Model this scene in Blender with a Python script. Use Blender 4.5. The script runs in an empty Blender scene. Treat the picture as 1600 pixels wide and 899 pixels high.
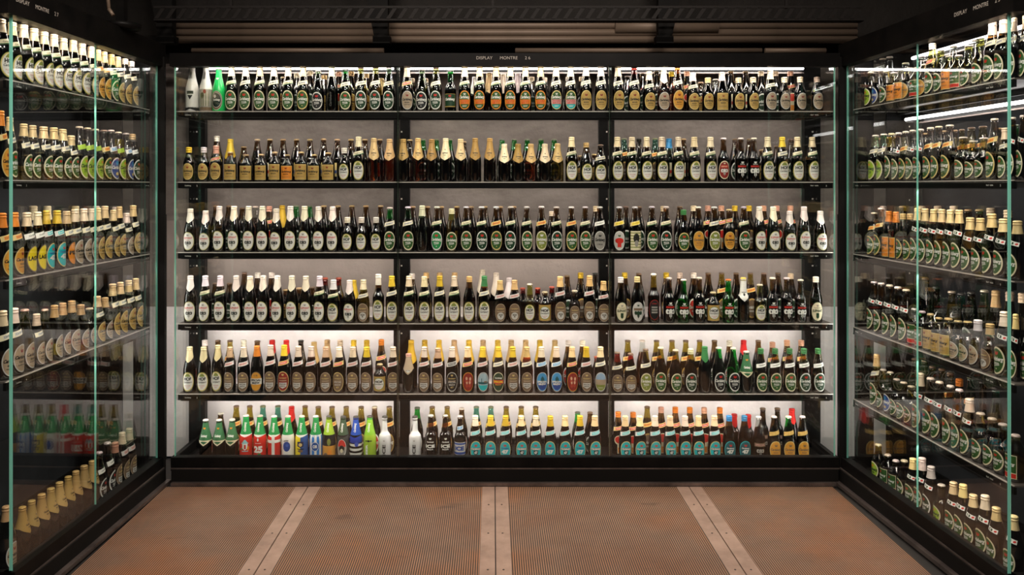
import bpy, bmesh, math, random
from mathutils import Vector, Matrix
random.seed(7)
PI = math.pi
sc = bpy.context.scene
COL = sc.collection

# ------------------------------------------------------------------ camera, world, exposure
F_PX, CX, CY, CAM_H = 1280.0, 770.0, 292.0, 1.6
cam_d = bpy.data.cameras.new('camera')
cam = bpy.data.objects.new('camera', cam_d); COL.objects.link(cam)
cam_d.sensor_fit = 'HORIZONTAL'; cam_d.sensor_width = 36.0
cam_d.lens = 36.0 * F_PX / 1600.0
cam_d.shift_x = (800.0 - CX) / 1600.0
cam_d.shift_y = -(449.5 - CY) / 1600.0
cam_d.clip_start = 0.05; cam_d.clip_end = 60
cam.location = (0, 0, CAM_H); cam.rotation_euler = (PI / 2, 0, 0)
sc.camera = cam
w = bpy.data.worlds.new('world'); sc.world = w; w.use_nodes = True
w.node_tree.nodes['Background'].inputs[0].default_value = (0.6, 0.65, 0.8, 1)
w.node_tree.nodes['Background'].inputs[1].default_value = 0.004
sc.view_settings.view_transform = 'Standard'; sc.view_settings.look = 'None'
sc.view_settings.exposure = 0.0; sc.view_settings.gamma = 1.0
sc.view_settings.use_curve_mapping = False
try:
    sc.cycles.transparent_max_bounces = 28
    sc.cycles.max_bounces = 9; sc.cycles.diffuse_bounces = 3; sc.cycles.glossy_bounces = 4
    sc.cycles.use_denoising = True
    sc.cycles.sample_clamp_indirect = 6.0
    sc.cycles.caustics_reflective = False; sc.cycles.caustics_refractive = False
except Exception: pass
# light levels (watts)
W_TOP_FRONT, W_TOP_REAR, W_SIDE_TOP, W_AISLE = 12.0, 9.0, 6.0, 64.0
W_SHELF = [9.0, 9.0, 10.0, 12.0, 13.0]        # strips under the shelves of the back case, top to bottom
W_WALL = [2.6, 3.8, 6.6, 7.2, 7.2]           # wall-side strips of the same shelves
W_SIDE_SHELF = [9.0, 9.0, 9.5, 7.0, 8.5]
WARM, COOL = (1.0, 0.88, 0.78), (1.0, 0.92, 0.88)

def area(name, loc, sx, sy, power, color, rot, parent=None):
    l = bpy.data.lights.new(name, 'AREA'); l.shape = 'RECTANGLE'; l.size = sx; l.size_y = sy
    l.energy = power; l.color = color
    o = bpy.data.objects.new(name, l); COL.objects.link(o)
    o.location = loc; o.rotation_euler = rot
    if parent: o.parent = parent
    return o

# ------------------------------------------------------------------ materials
def nt(name):
    m = bpy.data.materials.new(name); m.use_nodes = True
    t = m.node_tree; t.nodes.clear()
    return m, t, t.nodes.new('ShaderNodeOutputMaterial')
def principled(name, col, rough=.5, metal=0.0, spec=.5, extra=None):
    m, t, out = nt(name); b = t.nodes.new('ShaderNodeBsdfPrincipled')
    b.inputs['Base Color'].default_value = (*col, 1); b.inputs['Roughness'].default_value = rough
    b.inputs['Metallic'].default_value = metal; b.inputs['Specular IOR Level'].default_value = spec
    t.links.new(b.outputs[0], out.inputs[0])
    if extra: extra(t, b)
    return m
def schlick(t, f0=0.04, scale=1.0):
    g = t.nodes.new('ShaderNodeNewGeometry'); d = t.nodes.new('ShaderNodeVectorMath'); d.operation = 'DOT_PRODUCT'
    t.links.new(g.outputs['Normal'], d.inputs[0]); t.links.new(g.outputs['Incoming'], d.inputs[1])
    def mth(op, a, b=None):
        n = t.nodes.new('ShaderNodeMath'); n.operation = op
        for i, v in enumerate((a, b)):
            if v is None: continue
            if isinstance(v, (int, float)): n.inputs[i].default_value = v
            else: t.links.new(v, n.inputs[i])
        return n.outputs[0]
    a = mth('ABSOLUTE', d.outputs['Value']); a = mth('SUBTRACT', 1.0, a); a = mth('POWER', a, 5.0)
    a = mth('MULTIPLY', a, (1 - f0)); a = mth('ADD', a, f0); a = mth('MULTIPLY', a, scale)
    n = t.nodes.new('ShaderNodeMath'); n.operation = 'MINIMUM'; t.links.new(a, n.inputs[0]); n.inputs[1].default_value = 1.0
    return n.outputs[0]
def clear_glass(name, tint, f0=0.04, rough=0.0, scale=1.0):
    m, t, out = nt(name)
    tr = t.nodes.new('ShaderNodeBsdfTransparent'); tr.inputs[0].default_value = (*tint, 1)
    gl = t.nodes.new('ShaderNodeBsdfGlossy'); gl.inputs['Roughness'].default_value = rough
    gl.inputs[0].default_value = (1, 1, 1, 1)
    mx = t.nodes.new('ShaderNodeMixShader')
    t.links.new(schlick(t, f0, scale), mx.inputs[0]); t.links.new(tr.outputs[0], mx.inputs[1]); t.links.new(gl.outputs[0], mx.inputs[2])
    t.links.new(mx.outputs[0], out.inputs[0])
    return m
def noise(t, scale, detail=4, rough=.6, coord='Object', vscale=None):
    tc = t.nodes.new('ShaderNodeTexCoord'); n = t.nodes.new('ShaderNodeTexNoise')
    n.inputs['Scale'].default_value = scale; n.inputs['Detail'].default_value = detail; n.inputs['Roughness'].default_value = rough
    if vscale:
        mp = t.nodes.new('ShaderNodeMapping'); mp.inputs['Scale'].default_value = vscale
        t.links.new(tc.outputs[coord], mp.inputs[0]); t.links.new(mp.outputs[0], n.inputs[0])
    else: t.links.new(tc.outputs[coord], n.inputs[0])
    return n.outputs['Fac']
def ramp(t, fac, stops):
    r = t.nodes.new('ShaderNodeValToRGB'); e = r.color_ramp.elements
    e[0].position, e[0].color = stops[0][0], (*stops[0][1], 1)
    e[1].position, e[1].color = stops[-1][0], (*stops[-1][1], 1)
    for p, c in stops[1:-1]:
        x = e.new(p); x.color = (*c, 1)
    t.links.new(fac, r.inputs[0]); return r.outputs[0]
def bump(t, b, h, strength, dist=.01):
    n = t.nodes.new('ShaderNodeBump'); n.inputs['Strength'].default_value = strength; n.inputs['Distance'].default_value = dist
    t.links.new(h, n.inputs['Height']); t.links.new(n.outputs[0], b.inputs['Normal'])

def _scuff(t, b):
    f = noise(t, 9, 5); c = ramp(t, f, [(.35, (.003, .003, .003)), (.7, (.007, .006, .0055))])
    t.links.new(c, b.inputs['Base Color'])
M_BLACK = principled('black_metal', (.005, .005, .005), .42, 0, .10, _scuff)
M_MATT = principled('matt_black', (.004, .0035, .003), .7, 0, .15)
M_SHELF = principled('shelf_steel', (.16, .135, .12), .38, .3, .5, lambda t, b: t.links.new(ramp(t, noise(t, 30, 4), [(.3, (.12, .10, .09)), (.7, (.20, .17, .15))]), b.inputs['Base Color']))
M_EDGE = principled('shelf_edge', (.72, .66, .60), .35, .1)
M_STRIPMETAL = principled('kick_steel', (.16, .13, .11), .35, .7, .5, lambda t, b: t.links.new(ramp(t, noise(t, 6, 5, .7), [(.3, (.07, .055, .05)), (.7, (.24, .19, .17))]), b.inputs['Base Color']))
M_PANE = clear_glass('pane_glass', (.965, .985, .975), .042, 0.0, 1.15)
M_PEDGE = principled('pane_edge', (.22, .62, .50), .25, 0, .6)
M_JOINT = clear_glass('clear_joint', (.60, .64, .60), .10, .12, 1.3)
M_PEDGE2 = principled('pane_edge_pale', (.42, .62, .50), .25, 0, .6)
def attr_mat(name, rough, metal, spec=.5):
    def ex(t, b):
        a = t.nodes.new('ShaderNodeAttribute'); a.attribute_name = 'Col'; t.links.new(a.outputs['Color'], b.inputs['Base Color'])
    return principled(name, (1, 1, 1), rough, metal, spec, ex)
M_PAPER = attr_mat('label_paper', .45, 0.0, .4)
M_PRINT = attr_mat('bottle_print', .22, 0.0, .6)
def objcol(name, rough, metal, bmp=0):
    def ex(t, b):
        a = t.nodes.new('ShaderNodeObjectInfo'); t.links.new(a.outputs['Color'], b.inputs['Base Color'])
        if bmp: bump(t, b, noise(t, 260, 3), bmp, .002)
    return principled(name, (1, 1, 1), rough, metal, .5, ex)
M_CAP = objcol('cap_metal', .35, .35)
M_FOIL = objcol('neck_foil', .42, .25, .35)
M_TEXT = principled('pale_lettering', (.42, .38, .33), .6)
M_TEXTB = principled('white_lettering', (.8, .78, .72), .6)
M_TAG = principled('tag_black', (.006, .006, .006), .4)
GL = {  # (empty neck tint, filled body tint)
 'br': ((.42, .28, .13), (.085, .030, .010)), 'dk': ((.20, .13, .07), (.02, .010, .006)), 'ol': ((.62, .52, .16), (.16, .09, .02)),
 'gn': ((.10, .70, .20), (.03, .07, .02)), 'gc': ((.55, .72, .55), (.10, .11, .04)), 'cl': ((.86, .88, .84), (.22, .10, .04)),
 'am': ((.80, .36, .10), (.45, .14, .04)), 'rd': ((.55, .10, .06), (.10, .015, .01)), 'bg': ((.08, .65, .15), (.06, .5, .10)),
 'gg': ((.62, .80, .60), (.45, .42, .12)), 'tl': ((.30, .62, .52), (.08, .16, .12)), 'lg': ((.70, .72, .30), (.38, .30, .08)),
}
GLASS = {k: (clear_glass('bottle_glass_' + k, v[0], .07, .05, 1.3), clear_glass('filled_glass_' + k, v[1], .07, .05, 1.3)) for k, v in GL.items()}
for k, c in (('wh', (.72, .72, .72)), ('bk', (.010, .009, .009)), ('gb', (.02, .45, .10))):
    mm = principled('coated_bottle_' + k, c, .2, 0, .6); GLASS[k] = (mm, mm)

# ------------------------------------------------------------------ mesh helpers
class MB:
    def __init__(s): s.v = []; s.f = []; s.m = []; s.c = []; s.sm = []
    def face(s, idx, mat=0, col=None, smooth=False): s.f.append(tuple(idx)); s.m.append(mat); s.c.append(col); s.sm.append(smooth)
    def box(s, a, b, mat=0, fr=None, col=None):
        """box between corners a, b; fr maps local to world"""
        (x0, y0, z0), (x1, y1, z1) = a, b
        P = [(x0, y0, z0), (x1, y0, z0), (x1, y1, z0), (x0, y1, z0), (x0, y0, z1), (x1, y0, z1), (x1, y1, z1), (x0, y1, z1)]
        if fr: P = [fr(*p) for p in P]
        n = len(s.v); s.v += [tuple(p) for p in P]
        for q in ((0, 3, 2, 1), (4, 5, 6, 7), (0, 1, 5, 4), (1, 2, 6, 5), (2, 3, 7, 6), (3, 0, 4, 7)):
            s.face([n + i for i in q], mat, col)
        return s
    def lathe(s, prof, seg=20, mat=lambda z: 0, smooth=True, col=None, closed=True, wob=None):
        n = len(s.v); k = len(prof)
        for (z, r) in prof:
            for i in range(seg):
                a = 2 * PI * i / seg; rr = r * (wob(i, z) if wob else 1)
                s.v.append((rr * math.cos(a), rr * math.sin(a), z))
        for j in range(k - 1):
            mm = mat((prof[j][0] + prof[j + 1][0]) / 2)
            for i in range(seg):
                i2 = (i + 1) % seg
                s.face((n + j * seg + i, n + j * seg + i2, n + (j + 1) * seg + i2, n + (j + 1) * seg + i), mm, col, smooth)
        if closed:
            s.face([n + i for i in range(seg)][::-1], mat(prof[0][0]), col); s.face([n + (k - 1) * seg + i for i in range(seg)], mat(prof[-1][0]), col)
        return s
    def tube(s, p0, p1, r, seg=10, mat=0):
        p0, p1 = Vector(p0), Vector(p1); d = (p1 - p0).normalized()
        u = d.orthogonal().normalized(); v = d.cross(u); n = len(s.v)
        for p in (p0, p1):
            for i in range(seg):
                a = 2 * PI * i / seg; s.v.append(tuple(p + (u * math.cos(a) + v * math.sin(a)) * r))
        for i in range(seg): s.face((n + i, n + (i + 1) % seg, n + seg + (i + 1) % seg, n + seg + i), mat, None, True)
        s.face([n + i for i in range(seg)][::-1], mat); s.face([n + seg + i for i in range(seg)], mat)
        return s
    def mesh(s, name, mats):
        me = bpy.data.meshes.new(name); me.from_pydata(s.v, [], s.f)
        for m in mats: me.materials.append(m)
        me.polygons.foreach_set('material_index', s.m); me.polygons.foreach_set('use_smooth', s.sm)
        if any(c is not None for c in s.c):
            at = me.color_attributes.new('Col', 'FLOAT_COLOR', 'CORNER'); d = []
            for f, c in zip(s.f, s.c): d += list((*(c or (1, 1, 1)), 1.0)) * len(f)
            at.data.foreach_set('color', d)
        me.update(); return me
def link(name, me, parent=None, loc=(0, 0, 0)):
    o = bpy.data.objects.new(name, me); COL.objects.link(o); o.location = loc
    if parent: o.parent = parent
    return o
def tag(o, label=None, cat=None, group=None, kind=None):
    for k, v in (('label', label), ('category', cat), ('group', group), ('kind', kind)):
        if v: o[k] = v
    return o
def empty(name, loc=(0, 0, 0), rz=0):
    o = bpy.data.objects.new(name, None); COL.objects.link(o); o.location = loc; o.rotation_euler = (0, 0, rz)
    o.empty_display_size = .05; return o
_tc = {}
def text_tris(txt, shear=0.0, bold=0.0, nx=1, ny=1):
    """flat triangles of a word, centred, width and height in font units; nx, ny: cut into so many columns and rows so that it can bend"""
    k = (txt, shear, bold, nx, ny)
    if k not in _tc:
        cu = bpy.data.curves.new('t', 'FONT'); cu.body = txt; cu.size = 1; cu.shear = shear; cu.offset = bold
        cu.align_x = 'CENTER'; cu.align_y = 'CENTER'; cu.resolution_u = 3
        ob = bpy.data.objects.new('t', cu); me = ob.to_mesh()
        bm = bmesh.new(); bm.from_mesh(me); xs = [v.co.x for v in bm.verts] or [0, 1]; ys = [v.co.y for v in bm.verts] or [0, 1]
        for ax, n_, a_, b_ in ((0, nx, min(xs), max(xs)), (1, ny, min(ys), max(ys))):
            for i_ in range(1, n_):
                co = [0, 0, 0]; no = [0, 0, 0]; co[ax] = a_ + (b_ - a_) * i_ / n_; no[ax] = 1
                bmesh.ops.bisect_plane(bm, geom=bm.verts[:] + bm.edges[:] + bm.faces[:], plane_co=co, plane_no=no, dist=1e-5)
        bm.verts.index_update(); vs = [(v.co.x, v.co.y) for v in bm.verts]; fs = [tuple(v.index for v in p.verts) for p in bm.faces]; bm.free()
        ob.to_mesh_clear(); bpy.data.objects.remove(ob); bpy.data.curves.remove(cu)
        xs = [v[0] for v in vs] or [0, 1]; ys = [v[1] for v in vs] or [0, 1]
        cx, cy = (min(xs) + max(xs)) / 2, (min(ys) + max(ys)) / 2
        _tc[k] = ([(x - cx, y - cy) for x, y in vs], fs, max(xs) - min(xs), max(ys) - min(ys))
    return _tc[k]
def flat_text(txt, height, fn, bold=0.0, spacing=None):
    """mesh of a word: fn(u, v) -> world point"""
    vs, fs, wd, ht = text_tris(txt, 0, bold); k = height / ht; mb = MB()
    mb.v = [tuple(fn(x * k, y * k)) for x, y in vs]
    for f in fs: mb.face(f)
    return mb

# ------------------------------------------------------------------ case frames: s along the front, t into the case, z up
class Frame:
    def __init__(s, ox, oy, dx, dy, side):
        l = math.hypot(dx, dy); s.o = (ox, oy); s.d = (dx / l, dy / l)
        s.n = (s.d[1], -s.d[0]) if side == 'R' else (-s.d[1], s.d[0])
    def __call__(s, a, t, z): return (s.o[0] + s.d[0] * a + s.n[0] * t, s.o[1] + s.d[1] * a + s.n[1] * t, z)
    def solve(s, px, t):
        k = (px - CX) / F_PX
        return (k * (s.o[1] + s.n[1] * t) - (s.o[0] + s.n[0] * t)) / (s.d[0] - k * s.d[1])
FB = Frame(-1.72, 4.42, 1, 0, 'B')            # n = (0, 1)
FL = Frame(-1.79, 4.40, -.0234, -1, 'R')      # n = (-1, +)
FR = Frame(1.89, 4.40, .035, -1, 'L')         # n = (1, +)
SHELF_Z = [2.013, 1.626, 1.241, .851, .466, .091]
ORD = ['top', 'second', 'third', 'fourth', 'fifth', 'bottom']

# ------------------------------------------------------------------ room
def structure(name, mb, mats): return tag(link(name, mb.mesh(name, mats)), kind='structure')
def wall_ex(t, b):
    tc = t.nodes.new('ShaderNodeTexCoord'); sp = t.nodes.new('ShaderNodeSeparateXYZ'); t.links.new(tc.outputs['Object'], sp.inputs[0])
    def step(z):
        m = t.nodes.new('ShaderNodeMath'); m.operation = 'GREATER_THAN'; m.inputs[1].default_value = z; t.links.new(sp.outputs[2], m.inputs[0]); return m.outputs[0]
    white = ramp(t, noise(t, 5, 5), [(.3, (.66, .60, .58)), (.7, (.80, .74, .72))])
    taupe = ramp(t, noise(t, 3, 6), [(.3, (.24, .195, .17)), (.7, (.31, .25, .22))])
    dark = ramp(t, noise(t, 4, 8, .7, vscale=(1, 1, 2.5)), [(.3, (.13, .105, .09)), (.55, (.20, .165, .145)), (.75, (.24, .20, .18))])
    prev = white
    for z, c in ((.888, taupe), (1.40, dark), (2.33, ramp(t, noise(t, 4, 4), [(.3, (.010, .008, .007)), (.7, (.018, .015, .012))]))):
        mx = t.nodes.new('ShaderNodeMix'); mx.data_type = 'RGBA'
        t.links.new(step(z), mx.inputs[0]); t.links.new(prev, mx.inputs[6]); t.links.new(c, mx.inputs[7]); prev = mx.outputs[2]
    t.links.new(prev, b.inputs['Base Color']); bump(t, b, noise(t, 26, 5, .65), .3, .015)
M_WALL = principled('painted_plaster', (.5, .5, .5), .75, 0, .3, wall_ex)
M_DARKWALL = principled('dark_wall', (.03, .032, .036), .8, 0, .3, lambda t, b: t.links.new(ramp(t, noise(t, 3, 6), [(.35, (.009, .010, .012)), (.7, (.028, .031, .037))]), b.inputs['Base Color']))
WY = 4.86
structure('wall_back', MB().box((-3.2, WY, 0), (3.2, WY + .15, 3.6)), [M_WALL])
structure('wall_left', MB().box((-3.35, -2.6, 0), (-3.2, WY + .15, 3.6)), [M_DARKWALL])
structure('wall_right', MB().box((3.2, -2.6, 0), (3.35, WY + .15, 3.6)), [M_DARKWALL])
structure('wall_front', MB().box((-3.2, -2.75, 0), (3.2, -2.6, 3.6)), [M_DARKWALL])
structure('ceiling', MB().box((-3.2, -2.6, 3.6), (3.2, WY, 3.7)), [M_MATT])
M_SUB = principled('floor_base', (.02, .017, .015), .6)
floor = structure('floor', MB().box((-3.2, -2.6, -.12), (3.2, WY, -.012)), [M_SUB])
def grate_ex(t, b):
    tc = t.nodes.new('ShaderNodeTexCoord'); sp = t.nodes.new('ShaderNodeSeparateXYZ'); t.links.new(tc.outputs['Object'], sp.inputs[0])
    def mth(op, a, bb=None):
        n = t.nodes.new('ShaderNodeMath'); n.operation = op
        for i, v in enumerate((a, bb)):
            if v is None: continue
            if isinstance(v, (int, float)): n.inputs[i].default_value = v
            else: t.links.new(v, n.inputs[i])
        return n.outputs[0]
    P = .0098
    def cell(o):
        f = mth('FRACT', mth('DIVIDE', o, P)); return mth('ABSOLUTE', mth('SUBTRACT', f, .5))
    cx, cy = cell(sp.outputs[0]), mth('MULTIPLY', cell(mth('MULTIPLY', sp.outputs[1], .9)), .60)
    d = mth('SQRT', mth('ADD', mth('POWER', cx, 2.0), mth('POWER', cy, 2.0)))
    hole = t.nodes.new('ShaderNodeMapRange'); hole.interpolation_type = 'SMOOTHSTEP'
    t.links.new(d, hole.inputs[0]); hole.inputs[1].default_value = .28; hole.inputs[2].default_value = .38
    big = noise(t, 1.1, 5, .55); fine = noise(t, 7, 6, .7)
    c1 = ramp(t, big, [(.32, (.34, .145, .065)), (.5, (.38, .22, .135)), (.68, (.50, .185, .055))])
    c2 = ramp(t, fine, [(.3, (.55, .55, .55)), (.65, (1, 1, 1)), (.8, (1.15, 1.1, 1.05))])
    mu = t.nodes.new('ShaderNodeMix'); mu.data_type = 'RGBA'; mu.blend_type = 'MULTIPLY'; mu.inputs[0].default_value = .55
    t.links.new(c1, mu.inputs[6]); t.links.new(c2, mu.inputs[7])
    st = ramp(t, noise(t, 3.2, 3, .6, vscale=(1, 2.4, 1)), [(.66, (1, 1, 1)), (.72, (.62, .58, .55))])
    m3 = t.nodes.new('ShaderNodeMix'); m3.data_type = 'RGBA'; m3.blend_type = 'MULTIPLY'; m3.inputs[0].default_value = 1.0
    t.links.new(mu.outputs[2], m3.inputs[6]); t.links.new(st, m3.inputs[7]); mu = m3
    mx = t.nodes.new('ShaderNodeMix'); mx.data_type = 'RGBA'; t.links.new(hole.outputs[0], mx.inputs[0])
    mx.inputs[6].default_value = (.035, .02, .014, 1); t.links.new(mu.outputs[2], mx.inputs[7])
    t.links.new(mx.outputs[2], b.inputs['Base Color'])
M_GRATE = principled('perforated_plate', (.4, .25, .15), .55, .15, .4, grate_ex)
M_SEAM = principled('seam_steel', (.42, .30, .24), .45, .25, .4, lambda t, b: t.links.new(ramp(t, noise(t, 5, 6, .7), [(.3, (.25, .16, .12)), (.55, (.38, .25, .19)), (.8, (.47, .32, .24))]), b.inputs['Base Color']))
M_SCREW = principled('screw_dark', (.05, .035, .03), .5, .6)
FY = 4.365
seams = [-.985, .012, 1.045]; edges = [-1.745] + seams + [1.815]
for i in range(4):
    a, bx = edges[i] + (.004 if i == 0 else .0675), edges[i + 1] - (.004 if i == 3 else .0675)
    mb = MB()
    mb.box((a, -2.6, -.012), (bx, FY, 0)); link('perforated_panel', mb.mesh('perforated_panel', [M_GRATE]), floor)
for x in seams:
    for sgn in (-1, 1):
        mb = MB(); mb.box((min(x + sgn * .0025, x + sgn * .067), -2.6, -.012), (max(x + sgn * .0025, x + sgn * .067), FY, .0006))
        st = link('seam_strip', mb.mesh('seam_strip', [M_SEAM]), floor)
        for y in (4.12, 3.78, 3.42, 3.06, 2.7):
            sm = MB().lathe([(0, .0045), (.0012, .0045), (.0014, .003)], 10); sm.v = [(p[0] + x + sgn * .033, p[1] + y, p[2] + .0004) for p in sm.v]
            link('screw', sm.mesh('screw', [M_SCREW]), st)

# ------------------------------------------------------------------ display cases
def pane(fr, s0, s1, t0, z0, z1, parent, th=.009, edge=None, across=False, far=True):
    mb = MB()
    if across: mb.box((s0, t0, z0), (s0 + th, s1, z1), 0, fr)      # s1 = far t
    else: mb.box((s0, t0, z0), (s1, t0 + th, z1), 0, fr)
    # faces: 0 bottom 1 top 2 t- 3 s+ 4 t+ 5 s-
    for i in ((2, 4) if across else ((3, 5) if far else (3,))): mb.m[i] = 1
    return link('glass_pane', mb.mesh('glass_pane', [M_PANE, edge or M_PEDGE]), parent)
def part(name, fr, boxes, mat, parent):
    mb = MB()
    for a, b in boxes: mb.box(a, b, 0, fr)
    return link(name, mb.mesh(name, [mat]), parent)
def lettering(txt, h, fr, s, t, z, parent, mat=None, flip=1, name='lettering', bold=0.0):
    mb = flat_text(txt, h, lambda u, v: fr(s + u * flip, t, z + v), bold)
    return link(name, mb.mesh(name, [mat or M_TEXT]), parent)
DEPTH = .42
def build_case(fr, L, label, posts, joints, title, title_s, flip, head_top, glass_z=(.13, 2.26)):
    c = empty('display_case', fr(0, 0, 0)); tag(c, label, 'display case')
    mi = Matrix.Translation(-Vector(fr(0, 0, 0)))
    kids = []; HS = .02 if fr is FB else .05
    K = lambda o: (kids.append(o), o)[1]
    h = K(part('header', fr, [((-HS, -.012, 2.25), (L + HS, .05, head_top)), ((-HS, .05, head_top - .025), (L + HS, DEPTH, head_top))], M_BLACK, c))
    for word, off_ in zip(title, (-.100, .031, .132)):
        lettering(word, .0165, fr, title_s + flip * off_, -.0135, (2.294 if head_top < 2.33 else 2.312), h, M_TEXT, flip)
    K(part('plinth', fr, [((-.012, -.015, .070), (L + .012, DEPTH, .0908)), ((-.012, -.015, .08), (L + .012, .03, .143)), ((-.012, DEPTH - .03, .0), (L + .012, DEPTH, .12)),
                          ((-.012, 0, .08), (.012, DEPTH, .143)), ((L - .012, 0, .08), (L + .012, DEPTH, .143))], M_BLACK, c))
    K(part('kick_board', fr, [((-.004, -.028, .012), (L + .004, -.002, .082))], M_MATT, c))
    K(part('track_rail', fr, [((-.012, -.022, .082), (L + .012, -.014, .088))], M_STRIPMETAL, c))
    K(part('toe_strip', fr, [((-.03, -.052, -.0), (L + .03, -.028, .018)) if fr is not FB else ((.002, -.05, 0), (L - .015, -.028, .018))], M_STRIPMETAL, c))
    js = [0] + joints + [L]
    for i in range(len(js) - 1):
        back = .012 if (fr is not FB and i == 0) else 0
        K(pane(fr, js[i] + (.0015 if fr is FB else 0), js[i + 1] - (.0015 if fr is FB else -.0), 0 + back, glass_z[0], glass_z[1], c, edge=M_PEDGE2 if fr is FB else M_PEDGE, far=(i == 0)))
    K(pane(fr, -.003, DEPTH - .02, .012, glass_z[0], glass_z[1], c, across=True, edge=M_PEDGE))
    K(pane(fr, L - .006, DEPTH - .02, .012, glass_z[0], glass_z[1], c, across=True, edge=M_PEDGE))
    if fr is not FB:
        for a, b in (((.05, .15), (.22, .325), (.385, .42)) if fr is FR else ((.05, .135), (.195, .42))):
            K(part('end_upright', fr, [((.008, a, .09), (.018, b, 2.34))], M_BLACK, c))
    if fr is not FB: K(part('back_panel', fr, [((.0, DEPTH - .012, .09), (L - .02, DEPTH - .004, 2.34))], M_DARKWALL, c))
    if fr is FB:
        for j in joints: K(part('joint_strip', fr, [((j - .0075, -.003, .12), (j + .0075, .010, 2.25))], M_JOINT, c))
    for a, b in posts:
        p = K(part('rear_post', fr, [((a, .30, .10), (b, .345, head_top - .03))], M_BLACK, c))
        for z in SHELF_Z[:5]: part('bolt', fr, [(((a + b) / 2 - .004, .2985, z - .10), ((a + b) / 2 + .004, .2999, z - .092))], M_EDGE, p)
    K(part('corner_post', fr, [((-.03, -.022, 0), (-.012, .02, 2.3))] if fr is not FB else [((-.03, DEPTH - .05, .1), (-.012, DEPTH, 2.3))], M_MATT, c))
    for o in c.children_recursive:
        if o.type == 'MESH' and o.parent is c: o.matrix_parent_inverse = mi
        elif o.type == 'MESH': o.matrix_parent_inverse = Matrix.Identity(4)
    return c
LB, LS_L, LS_R = 3.57, 1.32, 1.32
def sx(px, fr, t): return fr.solve(px, t)
post_b = [(sx(a, FB, .30), sx(b, FB, .30)) for a, b in ((295, 320), (615, 640), (936, 960), (1257, 1282))]
caseB = build_case(FB, LB, 'long black-framed glass display case across the back wall, filled with beer bottles', post_b, [sx(622, FB, 0), sx(953, FB, 0)], ('DISPLAY', 'MONTRE', '2 6'), sx(786, FB, -.01), 1, 2.32)
sL2, sR2 = sx(154.5, FL, 0), sx(1428, FR, 0)
caseL = build_case(FL, sx(20, FL, 0), 'left black-framed glass display case with sliding panes', [(.06, .14), (1.15, 1.23)], [sL2], ('DISPLAY', 'MONTRE', '2 7'), sx(58, FL, -.01), -1, 2.37)
caseR = build_case(FR, sx(1574, FR, 0), 'right black-framed glass display case with sliding panes', [(.06, .14), (1.15, 1.23)], [sR2], ('DISPLAY', 'MONTRE', '2 5'), sx(1526, FR, -.01), 1, 2.37)
LLe, LRe = sx(20, FL, 0), sx(1574, FR, 0)

def add_lamp(name, fr, s0, s1, t, z, power, tilt, parent, color, width=.02):
    """long downward strip light; tilt > 0 leans the beam into the case"""
    a, b = Vector(fr(s0, t, z)), Vector(fr(s1, t, z)); mid = (a + b) / 2; d = (b - a).normalized()
    n = Vector((fr.n[0], fr.n[1], 0)); L = (b - a).length
    beam = (Vector((0, 0, -1)) * math.cos(tilt) + n * math.sin(tilt)).normalized()
    zax = -beam; xax = d; yax = zax.cross(xax)
    l = bpy.data.lights.new(name, 'AREA'); l.shape = 'RECTANGLE'; l.size = L; l.size_y = width; l.energy = power * L / 3.4; l.color = color
    o = bpy.data.objects.new(name, l); COL.objects.link(o)
    o.matrix_world = Matrix.Translation(mid) @ Matrix((xax, yax, zax)).transposed().to_4x4()
    if parent:
        o.parent = parent
        o.matrix_parent_inverse = Matrix.Translation(-Vector(parent.location))
    return o
def make_shelf(fr, L, i, s0, s1, t0, depth, case_word, wall_light, power, flip, side):
    z = SHELF_Z[i]; th = .034
    root = part('display_shelf', fr, [((s0, t0 + .004, z - .006), (s1, t0 + depth, z))], M_SHELF, None)
    tag(root, f'{ORD[i]} black steel shelf in the {case_word} display case', 'shelf', f'shelves of the {case_word} case')
    part('shelf_lip', fr, [((s0, t0, z - th), (s1, t0 + .012, z - .003))], M_BLACK, root)
    part('rear_rail', fr, [((s0 + .01, t0 + depth - .015, z - .03), (s1 - .01, t0 + depth, z - .0062))], M_BLACK, root)
    part('edge_trim', fr, [((s0, t0 - .0008, z - .0035), (s1, t0 + .004, z + .0006))], M_EDGE, root)
    lt = t0 - .0015; tz = z - .0205
    if side == 'B': a, b = s0 + .055, s1 - .10
    elif side == 'L': a, b = s1 - .08, .05
    else: a, b = .06, s1 - .14
    g1, g2 = (a, b)
    lettering('Carlsberg', .008, fr, g1, lt, tz, root, M_TEXTB, flip, bold=.015)
    lettering('Shelf   Hylde', .008, fr, g2, lt, tz, root, M_TEXTB, flip, bold=.015)
    d = .055 if side != 'L' else .055
    lettering(str(i + 1), .008, fr, g1 + flip * .05, lt, tz, root, M_TEXTB, flip, bold=.015)
    lettering(str(i + 1), .008, fr, g2 + flip * .065, lt, tz, root, M_TEXTB, flip, bold=.015)
    # light strip tucked behind the lip
    part('light_strip', fr, [((s0 + .02, t0 - .012, z - th - .001), (s1 - .02, t0 + .002, z - th + .005))], M_BLACK, root)
    if power: add_lamp('strip_light', fr, s0 + .02, s1 - .02, t0 - .006, z - th - .002, power, .28, root, WARM)
    if wall_light: add_lamp('strip_light', fr, s0 + .005, s1 - .005, t0 + depth + .008, z - .012, wall_light, .12, root, COOL)
    return root
for i in range(5):
    make_shelf(FB, LB, i, sx(278, FB, .06), sx(1301, FB, .06), .06, .235, 'back', W_WALL[i], W_SHELF[i], 1, 'B')
    if i < 4: make_shelf(FL, LLe, i, .02, LLe - .03, .045, .25, 'left', 0, W_SIDE_SHELF[i], -1, 'L')
    make_shelf(FR, LRe, i, .02, LRe - .02, .038, .25, 'right', 0, W_SIDE_SHELF[i], 1, 'R')
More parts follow.
